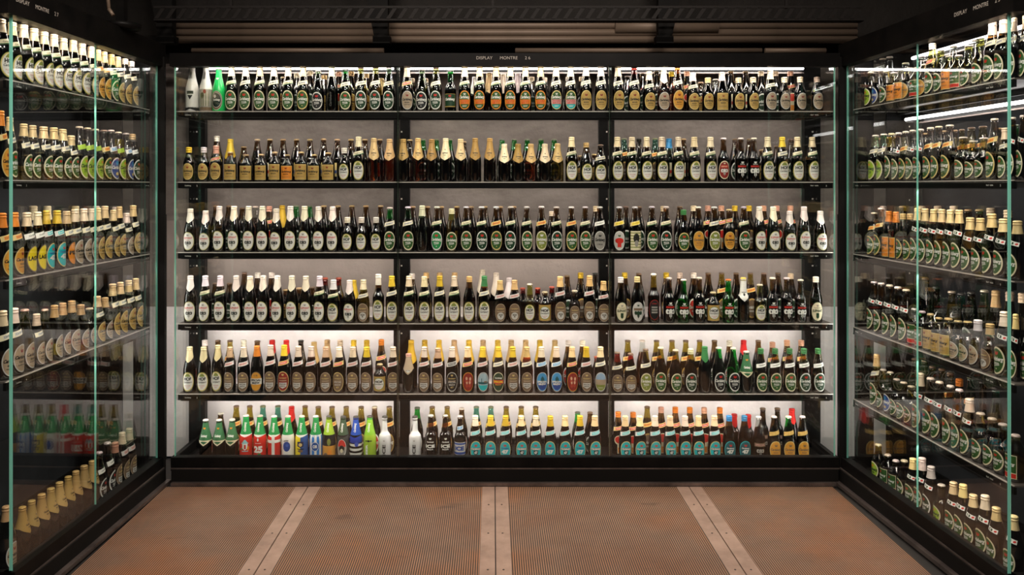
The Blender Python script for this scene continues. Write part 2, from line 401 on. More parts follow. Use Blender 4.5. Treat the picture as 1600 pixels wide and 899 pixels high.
# tube lamps under the case roofs
def emis(name, col, s):
    m, t, out = nt(name); e = t.nodes.new('ShaderNodeEmission'); e.inputs[0].default_value = (*col, 1); e.inputs[1].default_value = s
    t.links.new(e.outputs[0], out.inputs[0]); return m
M_TUBE = emis('lamp_tube', (1.0, .93, .93), 8.0)
M_TUBE_SOFT = emis('lamp_tube_shaded', (1.0, .9, .8), .3)
def tube_lamp(fr, s0, s1, t, z, label, power, tilt, color, r=.0085, grp=None):
    root = MB().box((s0, t + .004, z + .007), (s1, t + .03, z + .013), 0, fr)
    if t > .2: root.box((s0, t + .020, z - .027), (s1, t + .03, z - .020), 1, fr).box((s0, t + .03, z - .03), (s1, t + .034, z + .012), 0, fr)
    o = link('tube_lamp', root.mesh('tube_lamp', [M_BLACK, M_STRIPMETAL]))
    tag(o, label, 'lamp', grp)
    tb = MB().tube(fr(s0 + .01, t, z), fr(s1 - .01, t, z), r); link('tube', tb.mesh('tube', [M_TUBE if t > .2 else M_TUBE_SOFT]), o)
    add_lamp('tube_light', fr, s0 + .01, s1 - .01, t, z - r - .002, power, tilt, o, color)
    return o
for (a, b, wd) in ((320, 618, 'left'), (634, 950, 'middle'), (962, 1258, 'right')):
    tube_lamp(FB, sx(a, FB, .25), sx(b, FB, .25), .25, 2.276, f'thin glowing lamp tube under the roof of the back case, {wd} bay', W_TOP_REAR, .1, COOL, grp='lamp tubes in the back case')
    tube_lamp(FB, sx(a, FB, .05), sx(b, FB, .05), .052, 2.275, f'lamp tube hidden behind the header of the back case, {wd} bay', W_TOP_FRONT, .25, WARM, grp='lamp tubes behind the header')
tube_lamp(FL, .05, LLe - .05, .055, 2.28, 'lamp tube hidden behind the header of the left case', W_SIDE_TOP * 2.2, .2, WARM)
tube_lamp(FR, .05, LRe - .05, .055, 2.28, 'lamp tube hidden behind the header of the right case', W_SIDE_TOP * 2.2, .2, WARM)
tube_lamp(FR, .12, LRe - .05, .30, 2.272, 'glowing lamp tube under the roof behind the bottles, right case', W_SIDE_TOP, .1, COOL)
tube_lamp(FR, .05, LRe - .05, .303, 1.957, 'added glowing tube drawing a bright line at the rear of the top shelf, right case', W_SIDE_TOP * .7, .1, COOL)  # bright diagonal line in the right case, built as an added glowing tube
# added, unseen upright lights that brighten the wall in the gaps between cases
for fr_, side_, dx_ in ((FL, 'left', .35), (FR, 'right', -.35)):
    x_, y_, _ = fr_(-.045, -.006, 0)
    o_ = tag(link('added_wall_light', MB().box((x_ - .012, y_ - .006, .12), (x_ + .012, y_ + .004, 1.45)).mesh('added_wall_light', [M_BLACK])), f'added unseen upright light strip behind the far corner post of the {side_} case', 'lamp')
    ld = bpy.data.lights.new('strip_light', 'AREA'); ld.shape = 'RECTANGLE'; ld.size = .018; ld.size_y = 1.3; ld.energy = 2.2; ld.color = COOL
    lo = bpy.data.objects.new('strip_light', ld); COL.objects.link(lo)
    bd_ = Vector((dx_, 1, 0)).normalized(); zx = -bd_; yx = Vector((0, 0, 1)); xx_ = yx.cross(zx)
    lo.matrix_world = Matrix.Translation((x_, y_ + .006, .785)) @ Matrix((xx_, yx, zx)).transposed().to_4x4()
    lo.parent = o_
# aisle lamps on the ceiling (above the frame)
M_LAMP = emis('lamp_diffuser', (1.0, .86, .72), 2.0)
for x in (-.75, .85):
    for y in (.6, 2.2):
        t = link('ceiling_lamp', MB().box((x - .32, y - .12, 3.52), (x + .32, y + .12, 3.6)).mesh('ceiling_lamp', [M_BLACK]))
        tag(t, f"flat black ceiling lamp over the {'left' if x < 0 else 'right'} side of the aisle, {'nearer' if y < 1 else 'farther'} one", 'lamp')
        area('aisle_light', (x, y, 3.512), .6, .2, W_AISLE, WARM, (math.radians(8), 0, 0))

# ------------------------------------------------------------------ bottles
PROF = {
 'A': [(0, .028), (.0015, .0325), (.006, .0348), (.118, .0348), (.130, .0340), (.142, .0318), (.155, .0288), (.170, .0250), (.185, .0215), (.200, .0186), (.215, .0164), (.228, .0148), (.2335, .0146), (.2338, .0158), (.2385, .0158), (.2395, .0140), (.246, .0135)],
 'B': [(0, .027), (.0015, .030), (.006, .0318), (.098, .0318), (.107, .0310), (.116, .0288), (.124, .0255), (.133, .0215), (.143, .0182), (.155, .0160), (.168, .0148), (.173, .0146), (.1733, .0156), (.178, .0156), (.179, .0140), (.186, .0135)],
 'C': [(0, .027), (.0015, .0305), (.006, .0322), (.128, .0322), (.138, .0312), (.146, .0288), (.152, .0255), (.158, .0220), (.165, .0196), (.178, .0178), (.20, .0160), (.222, .0147), (.2335, .0145), (.2338, .0157), (.2385, .0157), (.2395, .0140), (.246, .0135)],
 'D': [(0, .029), (.0015, .033), (.006, .0350), (.106, .0350), (.112, .0342), (.122, .0290), (.134, .0222), (.143, .0175), (.149, .0155), (.155, .0150), (.157, .0150), (.1572, .0160), (.161, .0160), (.162, .0142), (.168, .0136)],
 'E': [(0, .027), (.0015, .031), (.006, .0335), (.128, .0335), (.139, .0325), (.148, .0290), (.155, .0240), (.161, .0195), (.168, .0165), (.18, .0148), (.222, .0132), (.2335, .0130), (.2338, .0146), (.2385, .0146), (.2395, .0134), (.246, .0130)],
 'F': [(0, .030), (.002, .040), (.02, .052), (.045, .0575), (.07, .0575), (.095, .052), (.115, .040), (.128, .028), (.138, .0205), (.15, .0170), (.20, .0150), (.2335, .0145), (.2338, .0160), (.2385, .0160), (.2395, .0142), (.246, .0135)],
}
FILL = {'A': .190, 'B': .152, 'C': .185, 'D': .150, 'E': .17, 'F': .13}
TOP = {'A': .252, 'B': .192, 'C': .252, 'D': .174, 'E': .252, 'F': .252}      # height with the cap on
LREG = {'A': (.0635, .0530, .0350), 'B': (.0570, .0450, .0318), 'C': (.0680, .0520, .0330), 'D': (.0570, .0440, .0380), 'E': (.07, .05, .033), 'F': (.057, .02, .03)}
def prof_r(p, z):
    q = PROF[p]
    for (z0, r0), (z1, r1) in zip(q, q[1:]):
        if z <= z1: return r0 + (r1 - r0) * max(0, (z - z0)) / max(1e-6, z1 - z0)
    return q[-1][1]
def prof_smooth(p, z):
    q = [a for a in PROF[p] if a[0] < PROF[p][-5][0] + .0001]; z = min(z, q[-1][0])
    return max(prof_r(p, z), 0)
_mc = {}
def body_mesh(p, g):
    k = ('body', p, g)
    if k not in _mc: _mc[k] = MB().lathe(PROF[p], 24, lambda z: 1 if z < FILL[p] else 0).mesh('bottle_body', list(GLASS[g]))
    return _mc[k]
def cap_mesh(p):
    k = ('cap', p)
    if k not in _mc:
        T = TOP[p]; z0 = T - .0085
        _mc[k] = MB().lathe([(z0, .0158), (z0 + .0005, .0166), (z0 + .003, .0160), (z0 + .0062, .0150), (z0 + .0078, .0132), (z0 + .0085, .0090)], 42, smooth=True,
                            wob=lambda i, z: 1.0 + (.035 if i % 2 else -.01) * (1 if z < z0 + .002 else .3 if z < z0 + .004 else 0)).mesh('crown_cap', [M_CAP])
    return _mc[k]
def foil_mesh(p, kind):
    """kind: s short, f full to the neck, k pointed, K long pointed"""
    k = ('foil', p, kind)
    if k in _mc: return _mc[k]
    T = TOP[p]; n = 24; mb = MB()
    z0 = {'s': T - .030, 'f': T - .056 if p in 'ACE' else T - .042, 'k': T - .075 if p in 'AC' else T - .06, 'K': T - .118}[kind]
    amp = {'s': 0, 'f': 0, 'k': .028, 'K': .030}[kind]
    if p in 'BD' and kind == 'k': amp = .018
    rows = 9
    for j in range(rows + 1):
        for i in range(n):
            a = -PI / 2 + 2 * PI * i / n; da = abs((i + n / 2) % n - n / 2) / (n / 2)
            zb = z0 + amp * min(1, da * 2.0) - amp * .35
            zt = T - .0085
            z = zb + (zt - zb) * j / rows
            r = prof_smooth(p, z) + .0007
            mb.v.append((r * math.cos(a), r * math.sin(a), z))
    for j in range(rows):
        for i in range(n):
            mb.face((j * n + i, j * n + (i + 1) % n, (j + 1) * n + (i + 1) % n, (j + 1) * n + i), 0, None, True)
    zt = T - .0085; zl = PROF[p][-4][0]
    mb.lathe([(zl - .0015, prof_r(p, zl - .002) + .0006), (zl, .0166), (zl + .005, .0166), (zl + .0062, .0150)], 24)
    mb.lathe([(zt, .0154), (zt + .001, .0166), (zt + .0045, .0163), (zt + .0075, .0145), (zt + .0088, .010)], 24)
    _mc[k] = mb.mesh('neck_foil', [M_FOIL]); return _mc[k]

class Lab:
    """flat shapes in (u, v) wrapped on the bottle: u = arc length from the front, v = height"""
    def __init__(s, p, b0=.0003): s.p = p; s.mb = MB(); s.b0 = b0
    def P(s, u, v, off):
        r = prof_smooth(s.p, v); a = u / r; r += off; return (r * math.sin(a), -r * math.cos(a), v)
    def strip(s, u0, u1, top, bot, col, layer, nu=12, vstep=.014):
        off = s.b0 + layer * .00022; f = lambda g, u: g(u) if callable(g) else g
        cols = [u0 + (u1 - u0) * i / nu for i in range(nu + 1)]
        H = max(f(top, u) - f(bot, u) for u in cols); nv = max(1, int(math.ceil(H / vstep))); b = len(s.mb.v)
        for u in cols:
            t, o = f(top, u), f(bot, u)
            for j in range(nv + 1): s.mb.v.append(s.P(u, o + (t - o) * j / nv, off))
        for i in range(nu):
            for j in range(nv):
                q = [b + i * (nv + 1) + j, b + (i + 1) * (nv + 1) + j, b + (i + 1) * (nv + 1) + j + 1, b + i * (nv + 1) + j + 1]
                s.mb.face(q, 0, col)
    def oval(s, cu, cv, hw, hh, col, layer, v0=-1, v1=1, nu=14, pw=2.0):
        """oval, optionally cut to the height band v0..v1 (in units of hh)"""
        def e(u):
            x = min(1, abs(u - cu) / hw); return hh * (1 - x ** pw) ** (1 / pw)
        top = lambda u: cv + max(min(e(u), v1 * hh), v0 * hh)
        bot = lambda u: cv + min(max(-e(u), v0 * hh), v1 * hh)
        b = len(s.mb.v); off = s.b0 + layer * .00022; prev = None; vstep = .02
        us = [cu - hw * math.cos(PI * i / nu) for i in range(nu + 1)]
        H = max(top(u) - bot(u) for u in us); nv = max(1, int(math.ceil(H / vstep)))
        for u in us:
            t, o = top(u), bot(u)
            for j in range(nv + 1): s.mb.v.append(s.P(u, o + (t - o) * j / nv, off))
        for i in range(nu):
            for j in range(nv):
                s.mb.face([b + i * (nv + 1) + j, b + (i + 1) * (nv + 1) + j, b + (i + 1) * (nv + 1) + j + 1, b + i * (nv + 1) + j + 1], 0, col)
    def text(s, txt, cu, cv, wd, ht, col, layer, shear=0.0, bold=.02, slope=0.0, vert=False):
        a_, b_ = (ht, wd) if vert else (wd, ht)
        vs, fs, W, H = text_tris(txt, shear, bold, max(1, math.ceil(a_ / (.010 if vert else .005))), max(1, math.ceil(b_ / (.005 if vert else .012)))); b = len(s.mb.v); off = s.b0 + layer * .00022
        for x, y in vs:
            x, y = x / W, y / H
            if vert: u, v = cu - y * wd, cv + x * ht
            else: u, v = cu + x * wd, cv + y * ht + slope * x * wd
            s.mb.v.append(s.P(u, v, off))
        for f in fs: s.mb.face([b + i for i in f], 0, col)
    def crown(s, cu, cv, r, col, layer):
        s.oval(cu, cv - r * .25, r, r * .5, col, layer, nu=6)
        for d in (-.8, 0, .8): s.oval(cu + d * r, cv + r * .45, r * .32, r * .5, col, layer, nu=4)
    def elephant(s, cu, cv, r, col, layer, dark=(.02, .02, .02)):
        for d in (-1, 1): s.oval(cu + d * r * .78, cv + r * .45, r * .45, r * .62, col, layer, nu=6)
        s.oval(cu, cv + r * .35, r * .55, r * .75, col, layer, nu=8)
        s.strip(cu - r * .34, cu + r * .34, cv + .1 * r, lambda u: cv - r * (1.25 - 1.9 * abs(u - cu) / r), col, layer, nu=6)
        s.strip(cu - r * .10, cu + r * .12, cv, cv - r * 1.1, dark, layer + .5, nu=1)
        for d in (-1, 1):
            s.strip(cu + d * r * .3 - r * .05, cu + d * r * .3 + r * .05, cv - .1 * r, cv - r * .55, dark, layer + .5, nu=1)
            s.oval(cu + d * r * .6, cv + r * .4, r * .16, r * .3, dark, layer + .5, nu=4)
C = dict(cream=(.80, .72, .50), white=(.80, .79, .74), green=(.032, .10, .022), dgreen=(.010, .045, .018), ggreen=(.02, .25, .07), lime=(.34, .52, .04), olive=(.22, .26, .05),
         gold=(.50, .32, .09), lgold=(.72, .55, .22), tan=(.42, .32, .22), brown=(.20, .13, .08), red=(.62, .03, .02), dred=(.25, .02, .015), orange=(.80, .27, .03), blue=(.02, .07, .30),
         lblue=(.06, .32, .62), teal=(.01, .46, .50), dteal=(.01, .10, .12), black=(.012, .012, .012), grey=(.33, .31, .28), pink=(.66, .36, .34), yellow=(.85, .66, .02), silver=(.60, .58, .55), amber=(.70, .32, .04))
def style(p, st):
    """draw the front label"""
    L = Lab(p); cv, hh, hw = LREG[p]; c = C
    def ov(ring, fill, k=.88, k2=None):
        L.oval(0, cv, hw, hh, c[ring], 0, nu=18); L.oval(0, cv, hw * (k2 or k - .03), hh * k, c[fill], 1, nu=18)
    def T(t, v, wf, h, col, lay=3, **kw): L.text(t, 0, cv + v * hh, 2 * hw * wf, h * hh, c[col], lay, **kw)
    def carls(v, col, wf=.86, h=.40, lay=3): T('Carlsberg', v, wf, h, col, lay, shear=.35, bold=.045)
    if st in ('gr', 'grk', 'grg', 'lime', 'olive', 'grt', 'grb'):
        ring, fill, tx, cr = {'gr': ('cream', 'green', 'white', 'red'), 'grk': ('white', 'dgreen', 'white', 'red'), 'grg': ('lgold', 'green', 'white', 'red'), 'lime': ('cream', 'lime', 'dgreen', 'orange'),
                              'olive': ('cream', 'olive', 'white', 'white'), 'grt': ('white', 'ggreen', 'white', 'red'), 'grb': ('white', 'black', 'white', 'red')}[st]
        ov(ring, fill); L.crown(0, cv + .52 * hh, hw * .22, c[cr], 2); carls(.08, tx)
        T('BEER', -.22, .42, .16, tx); L.strip(-hw * .45, hw * .4, lambda u: cv - .34 * hh + .2 * u, lambda u: cv - .38 * hh + .2 * u, c[tx], 2, nu=4); L.oval(0, cv - .6 * hh, hw * .08, hh * .05, c[ring], 2, nu=4)
    elif st == 'gre': ov('white', 'dgreen'); L.crown(0, cv + .52 * hh, hw * .2, c['gold'], 2); carls(.1, 'white'); T('ELEPHANT', -.3, .6, .14, 'white')
    elif st in ('pa', 'pa2'):
        ov('orange' if st == 'pa' else 'lgold', 'green', .90); b = 'orange' if st == 'pa' else 'pink'
        L.oval(0, cv, hw * .95, hh * .96, c[b], 2, -.45, .06); L.crown(0, cv + .62 * hh, hw * .16, c['white'], 3); carls(.28, 'white')
        T('PAASKE', -.08, .66, .20, 'red'); T('BRYG', -.30, .6, .18, 'red'); T('1847', -.64, .36, .14, 'white')
        if st == 'pa2': L.oval(0, cv, hw * .9, hh * .92, c['teal'], 2, -1, -.5)
    elif st in ('go', 'tan', 'or', 'goa', 'am'):
        ring, fill, tx = {'go': ('lgold', 'gold', 'black'), 'tan': ('silver', 'tan', 'black'), 'or': ('lgold', 'amber', 'brown'), 'goa': ('lgold', 'amber', 'black'), 'am': ('lgold', 'gold', 'brown')}[st]
        ov(ring, fill, .92); L.crown(0, cv + .5 * hh, hw * .2, c['dred' if st != 'or' else 'brown'], 2); carls(.05, tx, .82, .32); T('BEER', -.25, .4, .14, tx); T('EXPORT', -.48, .5, .10, tx)
    elif st in ('gorect', 'orrect'):
        f = 'gold' if st == 'gorect' else 'orange'
        L.strip(-hw, hw, cv + hh, cv - hh, c['lgold'], 0); L.strip(-hw * .94, hw * .94, cv + hh * .93, cv - hh * .93, c[f], 1)
        L.crown(0, cv + .62 * hh, hw * .16, c['dred'], 2); carls(.15, 'black', .82, .36); T('BEER', -.2, .4, .16, 'black'); T('EXPORT', -.6, .6, .12, 'brown')
    elif st == 'grrect':
        L.strip(-hw, hw, cv + hh, cv - hh, c['cream'], 0); L.strip(-hw * .94, hw * .94, cv + hh * .94, cv - hh * .5, c['green'], 1); L.strip(-hw * .94, hw * .94, cv - hh * .56, cv - hh * .95, c['red'], 1)
        L.crown(0, cv + .6 * hh, hw * .16, c['red'], 2); carls(.2, 'white', .84, .34); T('BEER', -.15, .4, .16, 'white')
    elif st == 'drect':
        L.strip(-hw, hw, cv + hh * .7, cv - hh * .8, c['gold'], 0); L.strip(-hw * .95, hw * .95, cv + hh * .66, cv - hh * .7, c['dgreen'], 1); L.crown(0, cv + .45 * hh, hw * .2, c['red'], 2); carls(.05, 'white')
    elif st in ('hof', 'hofr'):
        if st == 'hofr': L.strip(-hw * 1.1, hw * 1.1, cv + hh, cv - hh, c['gold'], 0); L.oval(0, cv, hw * .85, hh * .85, c['olive'], 1); L.oval(0, cv, hw * .76, hh * .76, c['white'], 2)
        else: L.oval(0, cv, hw, hh, c['olive'], 0, nu=18); L.oval(0, cv, hw * .93, hh * .95, c['lgold'], 1, nu=18); L.oval(0, cv, hw * .82, hh * .86, c['white'], 2, nu=18); L.oval(0, cv, hw * .6, hh * .86, c['olive'], 3, .62, 1)
        L.text('HOF', 0, cv + .30 * hh, hw * 1.15, .36 * hh, c['black'], 4, bold=.05); L.text('Carlsberg', 0, cv - .08 * hh, hw * 1.35, .26 * hh, c['black'], 4, shear=.35, bold=.02)
        L.text('PILSNER', 0, cv - .42 * hh, hw * .9, .14 * hh, c['pink'], 4); L.text('BEER', 0, cv - .62 * hh, hw * .45, .10 * hh, c['pink'], 4)
    elif st == 'ele':
        L.oval(0, cv, hw, hh, c['olive'], 0, nu=18); L.oval(0, cv, hw * .94, hh * .96, c['cream'], 1, nu=18); L.oval(0, cv, hw * .84, hh * .88, c['white'], 2, nu=18)
        L.crown(0, cv + .64 * hh, hw * .16, c['grey'], 3); L.text('ELEPHANT', 0, cv + .34 * hh, hw * 1.4, .20 * hh, c['red'], 3, bold=.03); L.text('BEER', 0, cv + .10 * hh, hw * .6, .13 * hh, c['pink'], 3)
        L.elephant(0, cv - .32 * hh, hw * .42, (.06, .06, .055), 3, (.6, .6, .55))
    elif st == 'elw':
        L.oval(0, cv, hw, hh, c['dgreen'], 0, nu=18); L.oval(0, cv, hw * .93, hh * .95, c['cream'], 1, nu=18); L.crown(0, cv + .6 * hh, hw * .16, c['grey'], 2)
        L.text('ELEPHANT', 0, cv + .08 * hh, hw * 1.5, .26 * hh, c['dgreen'], 3, bold=.04); L.strip(-hw * .22, hw * .22, cv - .15 * hh, lambda u: cv - .75 * hh + abs(u), c['dgreen'], 3, nu=4); T('Carlsberg', .36, .5, .12, 'black')
    elif st == 'elp':
        L.crown(0, cv + .80 * hh, hw * .20, c['white'], 1); L.text('Carlsberg', 0, cv + .62 * hh, hw * .8, .13 * hh, c['white'], 1, shear=.3, bold=.03); L.strip(-hw * .78, hw * .78, cv + .5 * hh, cv + .28 * hh, c['dred'], 1)
        L.text('ELEPHANT', 0, cv + .39 * hh, hw * 1.4, .16 * hh, c['red'], 2, bold=.04); L.elephant(0, cv - .28 * hh, hw * .68, c['white'], 1)
    elif st == 'elr':
        ov('cream', 'dred', .9); L.crown(0, cv + .7 * hh, hw * .14, c['cream'], 2); L.strip(-hw * .6, hw * .6, cv + .5 * hh, cv + .25 * hh, c['red'], 2); T('ELEPHANT', .38, .5, .14, 'cream'); L.elephant(0, cv - .22 * hh, hw * .5, c['white'], 2)
    elif st in ('spec', 'specr', 'speca', 'specd'):
        ring, fill = {'spec': ('tan', 'brown'), 'specr': ('lgold', 'dred'), 'speca': ('lgold', 'brown'), 'specd': ('silver', 'black')}[st]
        ov(ring, fill, .93); L.crown(0, cv + .66 * hh, hw * .16, c['lgold'], 2); T('Carlsberg', .32, .6, .2, 'lgold', shear=.3); L.strip(-hw * .6, hw * .6, cv + .12 * hh, cv + .02 * hh, c['tan'], 2)
        if st in ('spec', 'specr'):
            L.strip(-hw * .62, hw * .62, cv - .12 * hh, lambda u: cv - .72 * hh + abs(u) * .5, c['silver'], 2, nu=8); T('SPECIAL', -.28, .5, .13, 'black'); T('BREW', -.48, .4, .12, 'black')
        else: T('SPECIAL', -.05, .62, .17, 'silver'); T('BREW', -.32, .5, .17, 'silver'); T('47', -.58, .25, .16, 'lgold')
    elif st == 'spg':
        ov('brown', 'amber', .93); L.strip(-hw * 1.0, hw * 1.0, cv + .30 * hh, cv - .30 * hh, c['white'], 2); T('SPECIAL', .13, .82, .22, 'black', bold=.05); T('BREW', -.14, .62, .22, 'black', bold=.05); T('CB', .62, .3, .16, 'brown')
    elif st == 'blu':
        ov('silver', 'lblue', .94); L.oval(0, cv, hw * .8, hh * .86, c['blue'], 2, -1, -.1); L.strip(-hw * .25, hw * .3, lambda u: cv + .62 * hh - abs(u) * 1.6, cv, c['dteal'], 3, nu=6); T('SPECIAL', .0, .8, .2, 'white', 4, bold=.05); T('BREW', -.24, .62, .2, 'white', 4, bold=.05)
    elif st == 'rpic':
        ov('amber', 'dred', .93)
        for u, v, r in ((-.25, .35, .16), (.32, .3, .17), (-.2, -.1, .13), (.25, -.08, .15)): L.oval(u * hw, cv + v * hh, r * hw, r * hh * 1.1, (.7, .42, .28), 3, nu=6); L.oval(u * hw, cv + (v - .3) * hh, r * 1.5 * hw, .2 * hh, (.42, .05, .03), 2, nu=6)
    elif st == 'bpic':
        ov('silver', 'grey', .94); L.oval(0, cv, hw * .87, hh * .9, (.36, .50, .56), 2); L.oval(0, cv, hw * .87, hh * .9, c['dteal'], 3, -.28, -.02); L.oval(0, cv, hw * .87, hh * .9, c['teal'], 3, -1, -.4); L.strip(-hw * .3, -hw * .2, cv + .35 * hh, cv - .2 * hh, c['dteal'], 4, nu=1); L.strip(hw * .1, hw * .6, cv + .06 * hh, cv - .1 * hh, c['brown'], 4, nu=2)
    elif st == 'wpic':
        ov('silver', 'silver', .94); L.oval(0, cv, hw * .87, hh * .9, (.30, .45, .62), 2); L.oval(0, cv, hw * .87, hh * .9, c['tan'], 3, -.35, .25); L.oval(0, cv, hw * .87, hh * .9, c['olive'], 3, -1, -.35); T('Carlsberg', -.62, .4, .1, 'white')
    elif st == 'gre2':
        ov('cream', 'dgreen', .93); carls(.38, 'white', .6, .2); L.strip(-hw * .86, hw * .86, cv + .18 * hh, cv - .2 * hh, c['red'], 2); T('SPECIAL', .0, .75, .2, 'yellow', bold=.04); T('BREW', -.3, .5, .14, 'orange')
    elif st in ('47', '47b', '47d'):
        f = {'47': 'teal', '47b': 'teal', '47d': 'dteal'}[st]; ov('lgold' if st != '47d' else 'teal', f, .92); L.crown(0, cv + .5 * hh, hw * .2, c['red'], 2)
        if st == '47': L.strip(-hw * .75, hw * .75, lambda u: cv + .26 * hh, lambda u: cv + .02 * hh, c['brown'], 2); T('Carlsberg', .14, .72, .24, 'white', shear=.3, bold=.05); L.strip(-hw * .35, hw * .35, cv - .02 * hh, lambda u: cv - .5 * hh + abs(u) * .6, c['black'], 2, nu=4); T('47', -.24, .26, .3, 'white', bold=.06)
        else: T('Carlsberg', .2, .62, .2, 'blue' if st == '47b' else 'white', shear=.3, bold=.04); T('47', -.15, .55, .42, 'white', bold=.07)
    elif st == 'laj': ov('brown', 'yellow', .93); T('LAGER', .05, .8, .34, 'black', bold=.05)
    elif st == 'nib': ov('black', 'orange', .93); T('PILS', .05, .75, .34, 'black', bold=.05)
    elif st == 'bwo': ov('white', 'blue', .9); L.oval(0, cv + .5 * hh, hw * .3, hh * .2, c['lblue'], 2); carls(.05, 'white'); L.oval(0, cv - .5 * hh, hw * .3, hh * .15, c['lgold'], 2)
    elif st == 'grey': ov('silver', 'grey', .9); L.crown(0, cv + .5 * hh, hw * .2, c['black'], 2); carls(.05, 'black'); T('1904', -.4, .4, .15, 'black')
    elif st == 'rcx': ov('white', 'silver', .9); L.crown(0, cv + .5 * hh, hw * .2, c['green'], 2); L.oval(0, cv - .02 * hh, hw * .7, hh * .3, c['red'], 2); L.strip(-hw * .3, hw * .3, cv - .3 * hh, cv - .7 * hh, c['red'], 2)
    elif st == 'bwr':
        L.strip(-hw, hw, cv + hh, cv - hh, c['cream'], 0)
        for k in range(6): L.strip(-hw, hw, cv + hh * (.85 - k * .3), cv + hh * (.75 - k * .3), c['olive'], 1)
        L.oval(0, cv + .25 * hh, hw * .5, hh * .5, c['black'], 2, nu=6); L.oval(0, cv - .3 * hh, hw * .3, hh * .35, c['grey'], 3, nu=6)
    elif st == 'roc':
        ov('dred', 'black', .93)
        for k in range(3): L.strip(-hw * .5, hw * .5, cv + hh * (.32 - k * .25), cv + hh * (.16 - k * .25), c['grey'], 2)
        T('Carlsberg', .6, .4, .12, 'red')
    elif st == 'ice': L.crown(0, cv + 1.1 * hh, hw * .18, c['white'], 1); T('Carlsberg', .75, .6, .18, 'white', shear=.3, bold=.04); T('ICE', .32, .8, .36, 'white', bold=.05); T('BEER', -.02, .55, .14, 'white')
    elif st == 'iceb': L.strip(-hw * 1.2, hw * 1.2, cv + hh * .75, cv - hh * .6, c['silver'], 0); L.strip(-hw * 1.2, hw * 1.2, cv + hh * .68, cv + hh * .5, c['blue'], 1); L.strip(-hw * 1.2, hw * 1.2, cv - hh * .3, cv - hh * .55, c['blue'], 1); T('ICE', .1, .8, .46, 'blue', bold=.06)
    elif st == 'icev': L.text('ICE', 0, cv - .1 * hh, .018, hh * 1.25, c['black'], 1, bold=.04, vert=True); L.crown(0, cv + .95 * hh, hw * .14, c['grey'], 1)
    elif st == 'sp': L.strip(-hw, hw, cv + hh * .8, cv + hh * .4, c['brown'], 0); T('SPECIAL', .6, .8, .2, 'pink', 2); L.elephant(0, cv - .2 * hh, hw * .5, c['grey'], 1)
    elif st == 'ktx': L.text('Carlsberg', 0, .166, .030, .011, c['black'], 5, shear=.3, bold=.04); L.text('BEER', 0, .154, .012, .006, c['black'], 5); L.oval(0, .186, .003, .004, c['brown'], 5, nu=4)
    elif st == 'emb': L.text('Carlsberg', 0, cv + .1 * hh, .014, hh * 1.5, (.09, .09, .085), 0, shear=.3, bold=.02, vert=True)
    elif st == 'tag': L.strip(-.006, .006, cv + hh * .9, cv - hh * .6, c['cream'], 0, nu=2); L.strip(-.005, .005, cv + hh * .1, cv - hh * .25, c['red'], 1, nu=2)
    elif st == 'tagy': L.strip(-.006, .006, cv + hh * .9, cv - hh * .6, c['lgold'], 0, nu=2); L.strip(-.005, .005, cv + hh * .1, cv - hh * .25, c['blue'], 1, nu=2)
    elif st == 'pill': L.oval(0, cv + hh * .5, hw * .9, hh * .55, c['cream'], 0); L.oval(0, cv + hh * .55, hw * .78, hh * .42, c['red'], 1); L.strip(-hw * .4, hw * .4, cv + hh * .2, cv - hh, c['cream'], 0, nu=4); L.strip(-hw * .3, hw * .3, cv - hh * .3, cv - hh * .9, c['orange'], 1, nu=4)
    elif st in ('yo', 'wo', 'ro'): ov({'yo': 'gold', 'wo': 'white', 'ro': 'white'}[st], {'yo': 'brown', 'wo': 'dgreen', 'ro': 'red'}[st], .85); carls(.05, 'white'); T('BEER', -.3, .4, .16, 'white')
    elif st == 'eleb': L.oval(0, cv, hw, hh, c['silver'], 0); L.strip(-hw * .7, hw * .7, cv + .35 * hh, cv + .1 * hh, c['brown'], 1); L.crown(0, cv + .62 * hh, hw * .16, c['dgreen'], 1); L.elephant(0, cv - .3 * hh, hw * .5, c['dgreen'], 1)
    elif st == 'spe2': ov('tan', 'brown', .93); T('Carlsberg', .4, .6, .2, 'lgold', shear=.3); L.strip(-hw * .6, hw * .6, cv + .15 * hh, cv + .05 * hh, c['tan'], 2); L.oval(0, cv - .4 * hh, hw * .55, hh * .4, c['silver'], 2); L.elephant(0, cv - .36 * hh, hw * .3, c['grey'], 3)
    return L
